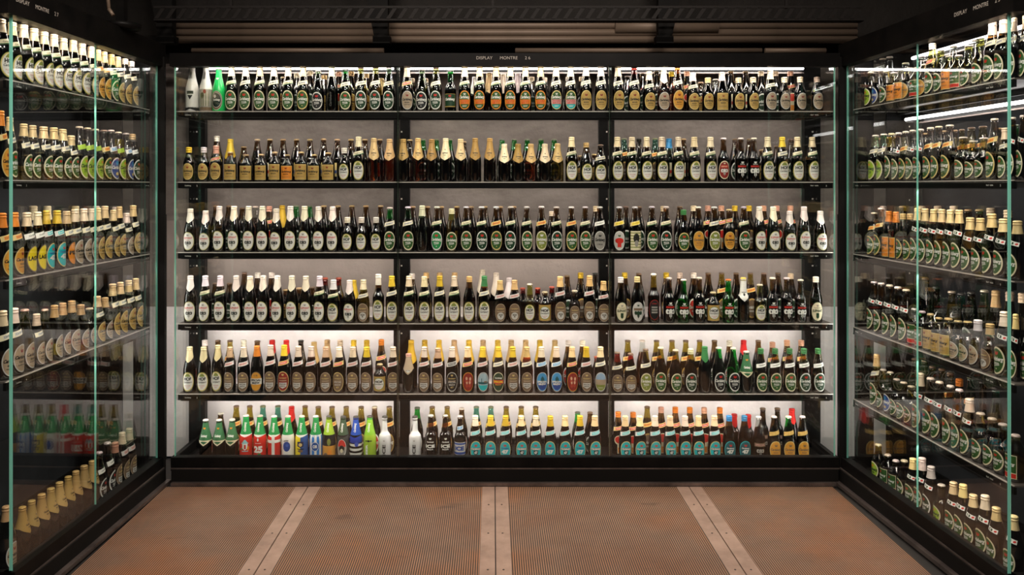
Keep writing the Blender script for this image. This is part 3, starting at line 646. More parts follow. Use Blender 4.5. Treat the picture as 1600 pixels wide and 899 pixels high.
def wrap(p, st):
    """print that goes all round the bottle"""
    L = Lab(p, .0008); c = C; H = TOP[p] - .009
    def ring(z0, z1, col, lay=0, a0=-PI, a1=PI, n=24, edge=0.0):
        off = .0008 + lay * .00022; b = len(L.mb.v); nv = max(1, int((z1 - z0) / .006))
        for i in range(n + 1):
            a = a0 + (a1 - a0) * i / n; zz0 = z0 - edge * max(0, 1 - abs(a) * .9)
            for j in range(nv + 1):
                z = zz0 + (z1 - zz0) * j / nv; r = prof_smooth(p, z) + off; L.mb.v.append((r * math.sin(a), -r * math.cos(a), z))
        for i in range(n):
            for j in range(nv): L.mb.face([b + i * (nv + 1) + j, b + (i + 1) * (nv + 1) + j, b + (i + 1) * (nv + 1) + j + 1, b + i * (nv + 1) + j + 1], 0, col, True)
    split = .152
    def base(col, neck='ggreen', line='white'):
        ring(.002, split, c[col] if isinstance(col, str) else col); ring(split - .004, H, c[neck] if isinstance(neck, str) else neck, 1, edge=.010)
        ring(split - .0065, split - .003, c[line], 2, edge=.010); L.text('Carlsberg', 0, .190, .015, .050, c['white'], 3, shear=.3, bold=.03, vert=True)
    if st == 'liv':
        base('red'); L.strip(-.020, .020, lambda u: .112 + .010 * math.cos(u * 160), .100, (.30, .62, .66), 1, nu=10); L.strip(-.014, .014, .100, lambda u: .062 + abs(u) * .9, c['white'], 2, nu=6); L.strip(-.004, .005, .094, .070, c['red'], 3, nu=2); L.oval(.017, .074, .006, .012, c['orange'], 2, nu=6); L.oval(-.019, .070, .006, .006, c['ggreen'], 2, nu=6); L.strip(-.017, .018, .060, .056, (.30, .62, .66), 2, nu=4)
    elif st == '25':
        base('red'); L.oval(0, .122, .0045, .009, c['white'], 1, nu=6); L.strip(-.016, .016, .103, .101, c['white'], 1, nu=4); L.text('25', 0, .068, .050, .038, c['white'], 1, bold=.06); L.oval(.008, .042, .010, .004, c['ggreen'], 1, nu=6)
    elif st == 'dk':
        base('red'); ring(.002, .150, c['white'], 1, -.23, .23, 4); ring(.105, .121, c['white'], 1); L.text('0', 0, .022, .005, .008, c['black'], 2, bold=.03)
    elif st == 'fck':
        base('white'); L.oval(0, .085, .020, .028, c['blue'], 1, nu=14); L.oval(.003, .092, .008, .009, (.04, .12, .5), 2, nu=8); L.strip(-.016, .010, lambda u: .121 - u * u * 20, lambda u: .117 - u * u * 20, c['black'], 1, nu=8)
    elif st == 'bif':
        base('yellow'); ring(.002, .150, (.03, .09, .28), 1, 0, PI, 12); L.strip(-.017, .017, .112, lambda u: .078 + abs(u) * .5, (.02, .03, .08), 2, nu=6); L.oval(0, .095, .010, .010, c['lgold'], 3, nu=6); L.strip(-.018, .018, .073, .069, c['black'], 2, nu=4); L.oval(0, .060, .014, .008, c['brown'], 2, nu=6)
    elif st == 'ob':
        base('white')
        for k in range(8): a = -PI + (k + .35) * PI / 4; ring(.002, .150, (.03, .20, .58), 1, a, a + .42, 3)
        L.oval(0, .085, .021, .026, c['white'], 2, nu=12); L.oval(0, .085, .0185, .0235, (.02, .10, .35), 3, nu=12); L.text('OB', 0, .085, .023, .018, c['white'], 4, bold=.05)
    elif st == 'fire':
        base('black', 'lime', 'black'); ring(.002, .088, c['amber'], 1); L.oval(.008, .11, .010, .02, c['olive'], 2, nu=6); L.oval(-.01, .03, .014, .02, c['brown'], 2, nu=6); L.oval(.012, .04, .012, .03, c['orange'], 2, nu=6)
    elif st == 'face':
        base((.05, .055, .05), (.05, .09, .05), 'black'); L.oval(0, .075, .026, .052, c['white'], 1, nu=12); L.oval(0, .078, .023, .047, c['grey'], 2, nu=12); L.oval(0, .078, .023, .047, c['red'], 3, .15, 1, nu=12); L.oval(0, .075, .014, .018, c['black'], 4, nu=8); L.oval(0, .062, .008, .012, c['cream'], 5, nu=6)
    elif st == 'fcb':
        base((.02, .05, .35), (.02, .08, .42), 'black'); ring(.002, .105, c['black'], 1)
        for k in range(3): ring(.088 - k * .026, .100 - k * .026, c['white'], 2, edge=.002)
        L.oval(.010, .098, .011, .013, (.05, .1, .5), 3, nu=8)
    elif st == 'lime':
        base('lime', (.25, .52, .04), 'lime'); L.text('BEER', -.010, .060, .012, .075, c['white'], 2, bold=.05, vert=True); L.strip(-.018, .018, .119, .114, c['black'], 2, nu=4); L.oval(0, .1165, .006, .006, c['black'], 3, nu=6)
    elif st == 'wha': ring(.02, H, c['white'], 0, edge=-.0); ring(.002, .024, c['black'], 0, edge=-.012); L.text('Carlsberg', 0, .205, .014, .045, c['black'], 2, shear=.3, bold=.02, vert=True); L.strip(-.018, .018, .115, lambda u: .098 - .0 * u, (.04, .05, .03), 2, nu=4); L.strip(-.013, .013, .092, lambda u: .066 + abs(u) * 1.8, (.03, .03, .03), 2, nu=4)
    elif st == 'whb':
        ring(.024, H, c['white'], 0); ring(.002, .024, c['brown'], 0); ring(.024, .125, c['grey'], 1); L.text('Carlsberg', 0, .205, .014, .045, c['black'], 2, shear=.3, bold=.02, vert=True); L.oval(-.008, .09, .010, .018, c['black'], 2, nu=6)
        for k in range(9): L.strip(-.03 + k * .007, -.028 + k * .007, .12 - .01 * (k % 3), .03, c['cream' if k % 2 else 'olive'], 2, nu=1)
        L.oval(.006, .112, .008, .012, c['dred'], 3, nu=6)
    elif st == 'grs': ring(.002, H, (.02, .55, .12)); L.oval(0, .0635, .033, .056, c['silver'], 1, nu=16); L.oval(0, .0635, .031, .053, c['brown'], 2, nu=16); L.oval(0, .066, .027, .044, c['white'], 3, nu=16); L.oval(0, .066, .0255, .042, (.015, .03, .025), 4, nu=16); L.oval(-.008, .088, .008, .010, c['silver'], 5, nu=8); L.text('Carlsberg', 0, .066, .040, .016, c['white'], 5, shear=.35, bold=.04); L.strip(-.009, .009, lambda u: .196 - 0 * u, lambda u: .184 + abs(u), c['white'], 1, nu=4)
    elif st == 'gk':
        ring(.128, H, (.05, .16, .07), 0, edge=.028); ring(.124, .129, c['cream'], 1, edge=.028); L.crown(0, .20, .006, c['orange'], 2); L.text('Carlsberg', 0, .155, .034, .018, c['white'], 3, shear=.3, bold=.05)
    elif st == 'kw': ring(.15, H, c['white'], 0, edge=.03); L.text('Carlsberg', 0, .17, .026, .010, c['black'], 2, shear=.3); L.oval(0, .158, .006, .008, c['black'], 2, nu=6)
    elif st == 'goldk': ring(.155, H, c['tan'], 0, edge=.035); L.strip(-.02, .02, .150, lambda u: .132 + abs(u) * .8, c['silver'], 1, nu=4); L.text('SPECIAL BREW', 0, .146, .026, .006, c['black'], 2)
    elif st == 'redk': ring(.135, H, c['red'], 0, edge=.03); L.text('Carlsberg', 0, .17, .03, .012, c['white'], 2, shear=.3, bold=.04)
    return L
def band(p, col):
    """slanted neck band"""
    L = Lab(p); z = {'A': .160, 'B': .122, 'C': .185, 'D': .12, 'E': .19, 'F': .16}[p]; h = .0105 if p != 'B' else .008
    cc = {'w': ('cream', 'silver'), 'g': ('cream', 'green'), 't': ('silver', 'teal'), 'r': ('lgold', 'red'), 'o': ('lgold', 'orange'), 'l': ('lime', 'lime'), 'b': ('white', 'lblue'), 'y': ('lgold', 'yellow'), 'd': ('silver', 'black'),
          'p': ('silver', 'pink'), 'W': ('white', 'white'), 'R': ('white', 'red'), 'G': ('gold', 'gold'), 'C': ('white', 'red')}[col]
    sl = .22 if col not in 'C' else 0.0
    R = prof_smooth(p, z)
    wd = R * 1.35 if col != 'C' else R * 1.0
    L.strip(-wd, wd, lambda u: z + h + sl * u, lambda u: z - h + sl * u, C[cc[0]], 0, nu=10, vstep=.008) if col != 'C' else L.strip(-wd * .15, wd * 1.35, lambda u: z + h * .8 - .25 * u, lambda u: z - h * .8 - .25 * u, C['white'], 0, nu=8, vstep=.008)
    if cc[0] != cc[1]:
        if col == 'g': L.strip(-wd, wd, lambda u: z - h * .55 + sl * u, lambda u: z - h + sl * u, C['green'], 1, nu=10)
        elif col == 'C': L.oval(wd * 1.02, z - .25 * wd, wd * .2, h * .42, C['red'], 1, nu=6); L.strip(wd * .02, wd * .6, lambda u: z + h * .5 - .25 * u, lambda u: z - h * .5 - .25 * u, C['dgreen'], 1, nu=4); L.strip(wd * .2, wd * .36, lambda u: z + h * .3 - .25 * u, lambda u: z - h * .3 - .25 * u, C['white'], 2, nu=2)
        else: L.strip(-wd * .62, wd * .62, lambda u: z + h * .62 + sl * u, lambda u: z - h * .62 + sl * u, C[cc[1]], 1, nu=8, vstep=.008)
    if col not in 'ClG': L.text('Carlsberg', 0, z, wd * 1.1, h * .8, C['dgreen' if col in 'wgW' else 'white' if col in 'rbdt' else 'brown'], 2, shear=.2, slope=sl)
    return L
WRAPS = ('liv', '25', 'dk', 'fck', 'bif', 'ob', 'fire', 'face', 'fcb', 'lime*', 'wha', 'whb', 'grs', 'gk', 'kw', 'goldk', 'redk')
def label_mesh(p, st):
    k = ('lab', p, st)
    if k not in _mc:
        if st in WRAPS: L = wrap(p, st.rstrip('*')); m = M_PRINT
        else: L = style(p, st); m = M_PAPER
        _mc[k] = L.mb.mesh('front_label', [m]) if L.mb.v else None
    return _mc[k]
def band_mesh(p, b):
    k = ('band', p, b)
    if k not in _mc: _mc[k] = band(p, b).mb.mesh('neck_label', [M_PAPER])
    return _mc[k]
FOILC = {'c': (.86, .76, .57), 'w': (.84, .82, .78), 'y': (.80, .58, .04), 'g': (.66, .47, .20), 'G': (.50, .32, .10), 'l': (.84, .68, .38), 'o': (.75, .25, .03), 'p': (.70, .38, .28), 'n': (.04, .20, .06), 't': (.62, .46, .30), 'b': (.03, .22, .50), 'r': (.62, .02, .02), 's': (.55, .53, .50), 'a': (.70, .70, .45)}
CAPC = {'w': (.72, .66, .56), 'g': (.55, .42, .20), 'k': (.05, .05, .045), 's': (.5, .49, .46), 'n': (.16, .20, .12), 'r': (.5, .10, .05), 'o': (.7, .2, .04), 'y': (.8, .6, .1), 'b': (.22, .15, .10), 'p': (.62, .42, .34), 'c': (.68, .58, .40)}
FOILN = {'c': 'cream', 'w': 'white', 'y': 'yellow', 'g': 'gold', 'G': 'dark-gold', 'l': 'pale-gold', 'o': 'orange', 'p': 'pink', 'n': 'green', 't': 'tan', 'b': 'blue', 'r': 'red', 's': 'silver', 'a': 'pale-green'}
CAPN = {'w': 'white', 'g': 'gold', 'k': 'black', 's': 'silver', 'n': 'green', 'r': 'red', 'o': 'orange', 'y': 'yellow', 'b': 'brown', 'p': 'pink', 'c': 'cream'}
GLN = {'br': 'brown', 'dk': 'dark', 'ol': 'olive', 'gn': 'green-necked', 'gc': 'pale green', 'cl': 'clear', 'am': 'amber', 'rd': 'red-brown', 'bg': 'bright green', 'gg': 'pale green', 'tl': 'teal', 'lg': 'olive-yellow', 'wh': 'white', 'bk': 'black', 'gb': 'bright green'}
LABN = {'gr': 'green oval label', 'grk': 'dark green oval label', 'grg': 'gold-rimmed green label', 'lime': 'lime oval label', 'olive': 'olive oval label', 'grt': 'bright green oval label', 'grb': 'black oval label', 'gre': 'dark green oval label',
        'pa': 'orange-banded green label', 'pa2': 'pink-banded green label', 'go': 'gold oval label', 'tan': 'tan oval label', 'or': 'orange oval label', 'goa': 'amber oval label', 'am': 'gold oval label', 'gorect': 'square gold label', 'orrect': 'square orange label',
        'grrect': 'square green-red label', 'drect': 'square green label', 'hof': 'white-olive oval label', 'hofr': 'square gold label', 'ele': 'white elephant label', 'elw': 'cream oval label', 'elp': 'printed white elephant', 'elr': 'red elephant oval',
        'spec': 'brown-white oval label', 'specr': 'dark red oval label', 'speca': 'brown oval label', 'specd': 'black oval label', 'spg': 'orange oval label', 'blu': 'blue oval label', 'rpic': 'red picture label', 'bpic': 'blue-grey picture label', 'wpic': 'landscape picture label',
        'gre2': 'green-red oval label', '47': 'turquoise oval label', '47b': 'turquoise numbered label', '47d': 'dark teal label', 'laj': 'yellow oval label', 'nib': 'orange-black label', 'bwo': 'blue-white oval label', 'grey': 'grey oval label', 'rcx': 'white-red oval label',
        'bwr': 'striped square label', 'roc': 'red-outlined black label', 'ice': 'white printed lettering', 'iceb': 'silver-blue label', 'icev': 'vertical black lettering', 'sp': 'brown printed label', 'emb': 'embossed lettering', 'ktx': 'long pointed shoulder foil', 'tag': 'slim side label', 'tagy': 'slim gold label',
        'pill': 'red pillar label', 'yo': 'gold-rimmed brown label', 'wo': 'white-rimmed label', 'ro': 'red oval label', 'eleb': 'silver elephant label', 'spe2': 'brown elephant label', 'liv': 'red sleeve with crest', '25': 'red sleeve numbered 25', 'dk': 'red sleeve, white cross',
        'fck': 'white sleeve, blue disc', 'bif': 'yellow and blue sleeve', 'ob': 'blue-white striped sleeve', 'fire': 'black and orange sleeve', 'face': 'grey sleeve, red disc', 'fcb': 'blue and black sleeve', 'lime*': 'lime sleeve', 'wha': 'white coating, dark emblem', 'whb': 'white coating, forest print',
        'grs': 'green coating, black oval', 'gk': 'pointed green shoulder label', 'kw': 'pointed white neck label', 'goldk': 'pointed tan shoulder label', 'redk': 'pointed red shoulder label', '-': 'no front label'}
# shorthand: profile/glass/cap/foil(colour+kind)/band/label ; '-' = none
PR = {
 'c': 'A/br/-/cf/g/gr', 'cd': 'A/br/-/cf/w/gr', 'cg': 'A/br/-/lf/w/grg', 'wA': 'A/wh/s/-/-/wha', 'wB': 'A/wh/s/-/-/whb', 'gS': 'A/gb/n/-/-/grs', 'n1': 'A/gc/s/-/-/grb', 'bk': 'A/dk/s/af/-/emb', 'n2': 'A/gn/s/-/w/gr', 'n3': 'A/lg/b/-/w/grk', 'n4': 'A/gc/s/-/w/grk',
 'ct': 'A/br/-/cf/r/tan', 'bkr': 'A/gc/s/-/-/grb', 'n5': 'C/gn/s/-/-/drect', 'pa': 'A/br/-/lf/g/pa', 'pa2': 'A/br/-/cf/w/pa2', 'go': 'A/br/-/cf/w/go', 'gt': 'A/br/-/cf/w/tan', 'goR': 'A/rd/b/-/w/go', 'goK': 'A/am/-/ck/-/tan', 'goA': 'A/am/g/-/w/goa', 'goB': 'B/br/-/ls/-/go', 'goBw': 'B/br/-/cs/-/go', 'goBt': 'B/br/-/cs/-/tan',
 'goS': 'A/dk/-/cf/-/gorect', 'goBy': 'B/br/-/ys/-/go', 'goBs': 'B/br/-/ws/-/go', 'goT': 'B/br/-/pf/r/go', 'sq': 'D/br/g/-/-/gorect', 'sqo': 'D/br/g/-/-/orrect', 'hofB': 'B/br/-/ws/-/hof', 'hof': 'A/br/-/cf/g/hof', 'hofC': 'A/br/-/gs/-/hof', 'hofD': 'A/br/b/-/w/hof', 'hofy': 'A/br/-/yf/w/hof',
 'kg': 'A/am/-/gK/-/ktx', 'kG': 'A/br/-/GK/-/ktx', 'kl': 'A/br/-/lK/-/ktx', 'kc': 'A/br/-/cK/-/ktx', 'kt': 'A/ol/-/tK/-/ktx', 'kgr': 'A/lg/-/gK/-/ktx', 'elr': 'C/br/w/-/-/elr', 'elp': 'C/br/w/-/-/elp', 'elpg': 'C/bg/w/-/-/elp', 'elpo': 'C/bg/o/-/-/elp',
 'ek': 'A/br/-/wk/-/ele', 'ef': 'A/br/-/wf/g/ele', 'hofw': 'A/br/-/wf/g/hof', 'grn': 'A/gn/s/-/w/gr', 'emb': 'A/gc/s/af/-/emb', 'grt': 'A/br/s/-/g/grt', 'gol': 'A/lg/-/as/-/gr', 'gc0': 'A/br/s/-/g/gr', 'gc1': 'A/br/s/-/g/grk', 'gcg': 'A/br/s/-/o/grg', 'gcl': 'A/br/w/-/o/olive', 'gco': 'A/br/s/-/o/grg', 'gry': 'A/br/s/-/W/grey',
 'rcx': 'A/br/s/-/y/rcx', 'bwr': 'A/br/s/-/y/bwr', 'grs2': 'A/br/-/ns/-/grg', 'orO': 'A/br/s/-/-/or', 'olF': 'A/br/s/-/w/olive', 'yeC': 'C/br/g/-/r/goa', 's2': 'A/lg/-/cf/w/spe2', 's2b': 'A/br/-/gf/p/spe2', 's2s': 'B/br/c/-/-/spe2', 'hofS': 'C/lg/w/-/-/hof', 'hofQ': 'D/br/c/-/-/hofr', 'hofn': 'A/br/-/nf/w/hof', 'hofL': 'C/br/-/wf/-/hof',
 'elw': 'A/br/-/ws/-/elw', 'elw2': 'A/br/-/ls/-/eleb', 'roc': 'C/ol/w/-/-/roc', 'kw': 'C/ol/y/-/-/kw', 'hofk': 'A/br/-/ck/-/hof', 'sp': 'A/br/-/tf/p/spec', 'sp1': 'A/br/-/cf/p/spec', 'spy': 'A/br/-/yf/p/spec', 'spg': 'A/br/b/of/-/spg', 'spr': 'A/br/-/yf/r/specr', 'spa': 'A/br/-/cf/r/speca', 'spd': 'A/br/-/cf/d/specd', 'spq': 'D/br/c/-/-/hofr', 'spam': 'A/am/-/gf/w/spec',
 'sk': 'A/dk/-/pk/-/goldk', 'rp': 'A/br/-/lf/r/rpic', 'bp': 'A/br/-/yf/p/bpic', 'g2': 'A/br/-/yf/w/gre2', 'bl': 'A/br/-/cf/b/blu', 'wp': 'A/br/-/lf/w/wpic', 'ss': 'A/rd/b/-/w/spec', 'pg': 'A/ol/b/-/w/olive', 'gx': 'A/ol/w/-/-/gr', 'gy': 'A/ol/n/-/-/gr', 'gx2': 'A/ol/n/as/-/grk', 'gkt': 'A/dk/-/nk/-/-', 'grr': 'A/gn/w/-/-/grb', 'grbb': 'A/bg/w/-/-/grb', 'gk2': 'A/dk/w/-/-/gk', 'gz': 'A/ol/s/ns/W/gr', 'gzd': 'A/ol/s/ns/W/grk',
 'gk': 'A/dk/w/-/-/gk', 'liv': 'A/gb/s/-/-/liv', '25': 'A/gb/s/-/-/25', 'dk': 'A/gb/s/-/-/dk', 'fck': 'A/gb/s/-/-/fck', 'bif': 'A/gb/s/-/-/bif', 'ob': 'A/gb/s/-/-/ob', 'fire': 'A/bk/k/-/-/fire', 'face': 'A/bk/k/-/-/face', 'fcb': 'A/bk/k/-/-/fcb', 'lim': 'A/gb/k/-/-/lime*', 'ice': 'E/wh/k/-/-/icev', 'iceB': 'C/br/s/-/-/ice', 'iceL': 'C/br/s/-/b/iceb',
 '47': 'A/br/-/lf/t/47', '47c': 'A/br/-/cf/t/47', '47b': 'A/br/-/yf/t/47b', '47d': 'A/br/w/bs/-/47d', 'spc': 'A/cl/s/-/-/sp', 'oo': 'A/br/w/-/G/or', 'oo2': 'A/gn/w/-/G/or',
 # rear-row kinds
 'r': 'A/br/g/-/-/tag', 'ry': 'A/br/g/-/-/tagy', 'rp': 'A/br/-/lf/r/rpic', 'rc': 'A/br/-/cs/-/wo', 'rg': 'A/br/-/gs/-/go', 'rl': 'A/cl/w/-/-/-', 'rk': 'A/br/-/gK/-/-', 'rw': 'A/br/-/wK/-/-', 'rws': 'A/br/-/ws/-/ro', 'rb': 'A/br/b/-/-/wo', 'rpk': 'A/br/-/ps/r/pill', 'ro': 'A/br/-/os/r/pill', 'rgn': 'A/gn/n/-/-/wo', 'rye': 'A/br/-/ys/-/yo', 'rol': 'A/ol/b/-/o/yo',
 'rr': 'A/rd/-/rk/-/-', 'rt': 'A/tl/n/-/o/yo', 'rs': 'A/br/-/ss/-/wo', 'rd': 'A/dk/k/-/-/wo', 'rbt': 'A/tl/-/bf/-/tag', 'rgy': 'A/br/-/yK/-/-', 'rB': 'B/br/g/-/-/go', 'rBr': 'B/rd/r/-/-/-', 'rdk': 'C/dk/b/-/-/sp', 'rrd': 'C/rd/-/rk/-/-', 'rk2': 'A/dk/b/-/-/redk', 'rwb': 'A/br/w/-/-/ro',
 # side-case kinds
 'Lo': 'A/br/-/of/o/goa', 'Lc': 'A/br/-/cf/g/hof', 'Lg': 'A/br/-/lf/w/gr', 'Lgo': 'A/br/-/lf/o/goa', 'Lbg': 'A/bg/-/gf/w/gr', 'Lcl': 'A/cl/-/cs/w/go', 'Lgs': 'B/br/-/lf/w/gr', 'Ll': 'A/dk/w/-/l/lime', 'Lor': 'A/dk/b/-/o/grg', 'Lbl': 'A/dk/w/-/b/bwo', 'Lam': 'A/br/w/gs/W/grk',
 'Ly': 'A/br/-/cf/W/laj', 'L47': 'A/br/-/yf/t/47b', 'Ln': 'A/br/-/tf/w/nib', 'Lt': 'A/br/-/cf/w/tan', 'Lgd': 'A/br/-/lf/w/go', 'Lol': 'A/lg/p/-/-/tan', 'Lsb': 'B/br/c/-/-/tan', 'Ltf': 'A/br/-/gf/-/tan', 'Lk': 'A/dk/-/gK/-/ktx', 'Lko': 'A/dk/-/GK/-/ktx', 'Lbb': 'A/dk/w/-/W/grb', 'Lbc': 'B/br/-/pf/-/spec',
 'Rs': 'B/ol/w/-/-/lime', 'Rsb': 'B/dk/w/-/-/bwo', 'Rsg': 'B/ol/w/-/-/gr', 'Rso': 'B/ol/w/-/-/or', 'Rq': 'D/lg/w/-/-/orrect', 'Rqg': 'D/lg/w/-/-/grrect', 'Rg': 'A/lg/-/cs/r/gr', 'Rc': 'C/lg/w/-/-/gr', 'Rf': 'A/br/-/cf/w/gr', 'RC': 'A/br/w/-/C/gr', 'RCg': 'A/br/w/-/C/gr', 'Ro': 'A/br/w/-/o/grg', 'Rl': 'A/gn/w/-/w/lime', 'RCf': 'A/br/-/lf/C/gr', 'RCc': 'A/ol/-/cf/C/gr',
 'Rt': 'A/br/-/of/-/orrect', 'Ram': 'A/cl/-/gs/-/grg', 'Rsq': 'D/gn/s/-/-/grrect', 'Rqt': 'D/lg/g/-/-/gorect', 'Rct': 'C/cl/g/-/-/tan', 'Rwf': 'C/cl/-/wf/-/tan', 'Rgf': 'C/cl/-/gf/-/spe2', 'RF': 'F/dk/k/-/-/-', 'RFb': 'A/gg/w/-/-/-', 'RCt': 'A/tl/k/-/-/-', 'RGf': 'A/br/-/gf/-/gr', 'Rcg': 'A/lg/-/gf/w/gr', 'Rcs': 'C/ol/w/-/-/gr', 'Rcb': 'C/ol/w/-/-/bwo', 'RCs': 'A/br/-/sf/C/grk', 'RCn': 'C/lg/w/-/-/lime', 'Rn': 'A/ol/b/-/-/wo',
}
ORDN = lambda n: f"{n}{'th' if 10 <= n % 100 <= 20 else {1: 'st', 2: 'nd', 3: 'rd'}.get(n % 10, 'th')}"
def kind_of(p, foil, lab):
    if lab in ('liv', '25', 'dk', 'fck', 'bif', 'ob', 'fire', 'face', 'fcb', 'lime*', 'wha', 'whb', 'grs', 'icev'): return 'printed_beer_bottle'
    if p == 'F': return 'flask_beer_bottle'
    if p in 'BD': return 'stubby_beer_bottle'
    if foil != '-': return 'foil_necked_beer_bottle'
    return 'capped_beer_bottle'
_first = {}
def make_bottle(spec):
    """first of its kind: body mesh with cap or foil, labels"""
    p, g, cap, foil, bd, lab = spec.split('/')
    root = bpy.data.objects.new(kind_of(p, foil, lab), body_mesh(p, g))
    kids = []
    def kid(name, me, col=None):
        if me is None: return
        o = bpy.data.objects.new(name, me); o.parent = root
        if col: o.color = (*col, 1)
        kids.append(o)
    if foil != '-': kid('neck_foil', foil_mesh(p, foil[1]), FOILC[foil[0]])
    if foil == '-' : kid('crown_cap', cap_mesh(p), CAPC[cap])
    if lab != '-': kid('printed_sleeve' if lab in WRAPS else 'front_label', label_mesh(p, lab))
    if bd != '-': kid('neck_label', band_mesh(p, bd))
    return root, kids
used = set()
def place(spec, loc, rz, sr, sz, label, cat, group):
    if spec not in _first: _first[spec] = make_bottle(spec)
    r0, k0 = _first[spec]
    if spec in used:
        root = r0.copy(); kids = []
        for k in k0:
            c = k.copy(); c.parent = root; kids.append(c)
    else: root, kids = r0, k0; used.add(spec)
    COL.objects.link(root)
    jit = random.uniform(.80, 1.12), random.uniform(.91, .99), random.uniform(.80, 1.06)
    for k in kids:
        COL.objects.link(k)
        if 'foil' in k.name or 'cap' in k.name: k.color = (min(1, k.color[0] * jit[0]), min(1, k.color[1] * jit[0] * jit[1]), min(1, k.color[2] * jit[0] * jit[2]), 1)
    root.location = loc; root.rotation_euler = (0, 0, rz); root.scale = (sr, sr, sz)
    tag(root, label, cat, group)
    return root
def row(fr, case, si, rear, t, data, conv, rz0):
    items = []
    z = SHELF_Z[si] + .0008
    for e in data.split():
        q = e.split(','); px, py = conv(float(q[0]), float(q[1])); spec = PR[q[2]]
        s = fr.solve(px, t); tt = t; LL = {id(FL): LLe, id(FR): LRe}.get(id(fr))
        if LL and s > LL - .06:                       # seen through the end pane: deeper on the shelf
            s = LL - .06; k = (px - CX) / F_PX
            tt = (k * (fr.o[1] + fr.d[1] * s) - fr.o[0] - fr.d[0] * s) / (fr.n[0] - k * fr.n[1])
        x, y, _ = fr(s, tt, 0)
        topz = CAM_H - (py - CY) * y / F_PX
        items.append([s, x, y, topz - z, spec])
    items.sort(key=lambda a: a[0])
    n = len(items)
    # keep neighbours from touching
    rmax = lambda sp: max(r for _, r in PROF[sp[0]])
    for k in range(n):
        items[k].append(1.0)
    for k in range(n - 1):
        gap = math.hypot(items[k + 1][1] - items[k][1], items[k + 1][2] - items[k][2]); need = rmax(items[k][4]) + rmax(items[k + 1][4])
        f = max(.6, (gap - .0015) / need)
        if f < 1:
            for j in (k, k + 1): items[j][5] = min(items[j][5], f)
    for k, (s, x, y, h, spec, sr) in enumerate(items):
        p, g, cap, foil, bd, lab = spec.split('/')
        sz = max(.55, min(1.45, h / TOP[p]))
        pos = k + 1 if fr is not FL else n - k
        end = 'from left' if case == 'back' else ('from far end' if case == 'right' else 'from near end')
        top = (FOILN[foil[0]] + '-foiled ') if foil != '-' else (CAPN[cap] + '-capped ')
        lb = LABN[lab] if bd == '-' or lab != '-' else 'neck band only'
        label = f"{top}{GLN[g]} bottle, {lb}, {ORDN(pos)} {end}, {'rear' if rear else 'front'} row, {case} {ORD[si]} shelf"
        rt = (-1 if random.random() < .5 else 1) * random.random() * .12
        place(spec, (x, y, z), rz0 + rt, min(1.0, sr) * random.uniform(.985, 1.0), sz, label, 'beer bottle', f"{'rear' if rear else 'front'} row of bottles on the {ORD[si]} shelf of the {case} case")
def cr(ox, oy, sc_=4.2806): return lambda a, b: (ox + a / sc_, oy + b / sc_)
def merge(*parts):
    """rows written in several crops -> picture pixels"""
    out = []
    for conv, d in parts:
        for e in d.split():
            q = e.split(','); a, b = conv(float(q[0]), float(q[1])); out.append(f'{a:.2f},{b:.2f},{q[2]}')
    return ' '.join(out)
ident = lambda a, b: (a, b)
A1, A2, A3 = cr(270, 90), cr(610, 90), cr(950, 90)
B1, B2, B3 = cr(270, 300), cr(610, 300), cr(950, 300)
C1, C2, C3 = cr(270, 510), cr(610, 510), cr(950, 510)
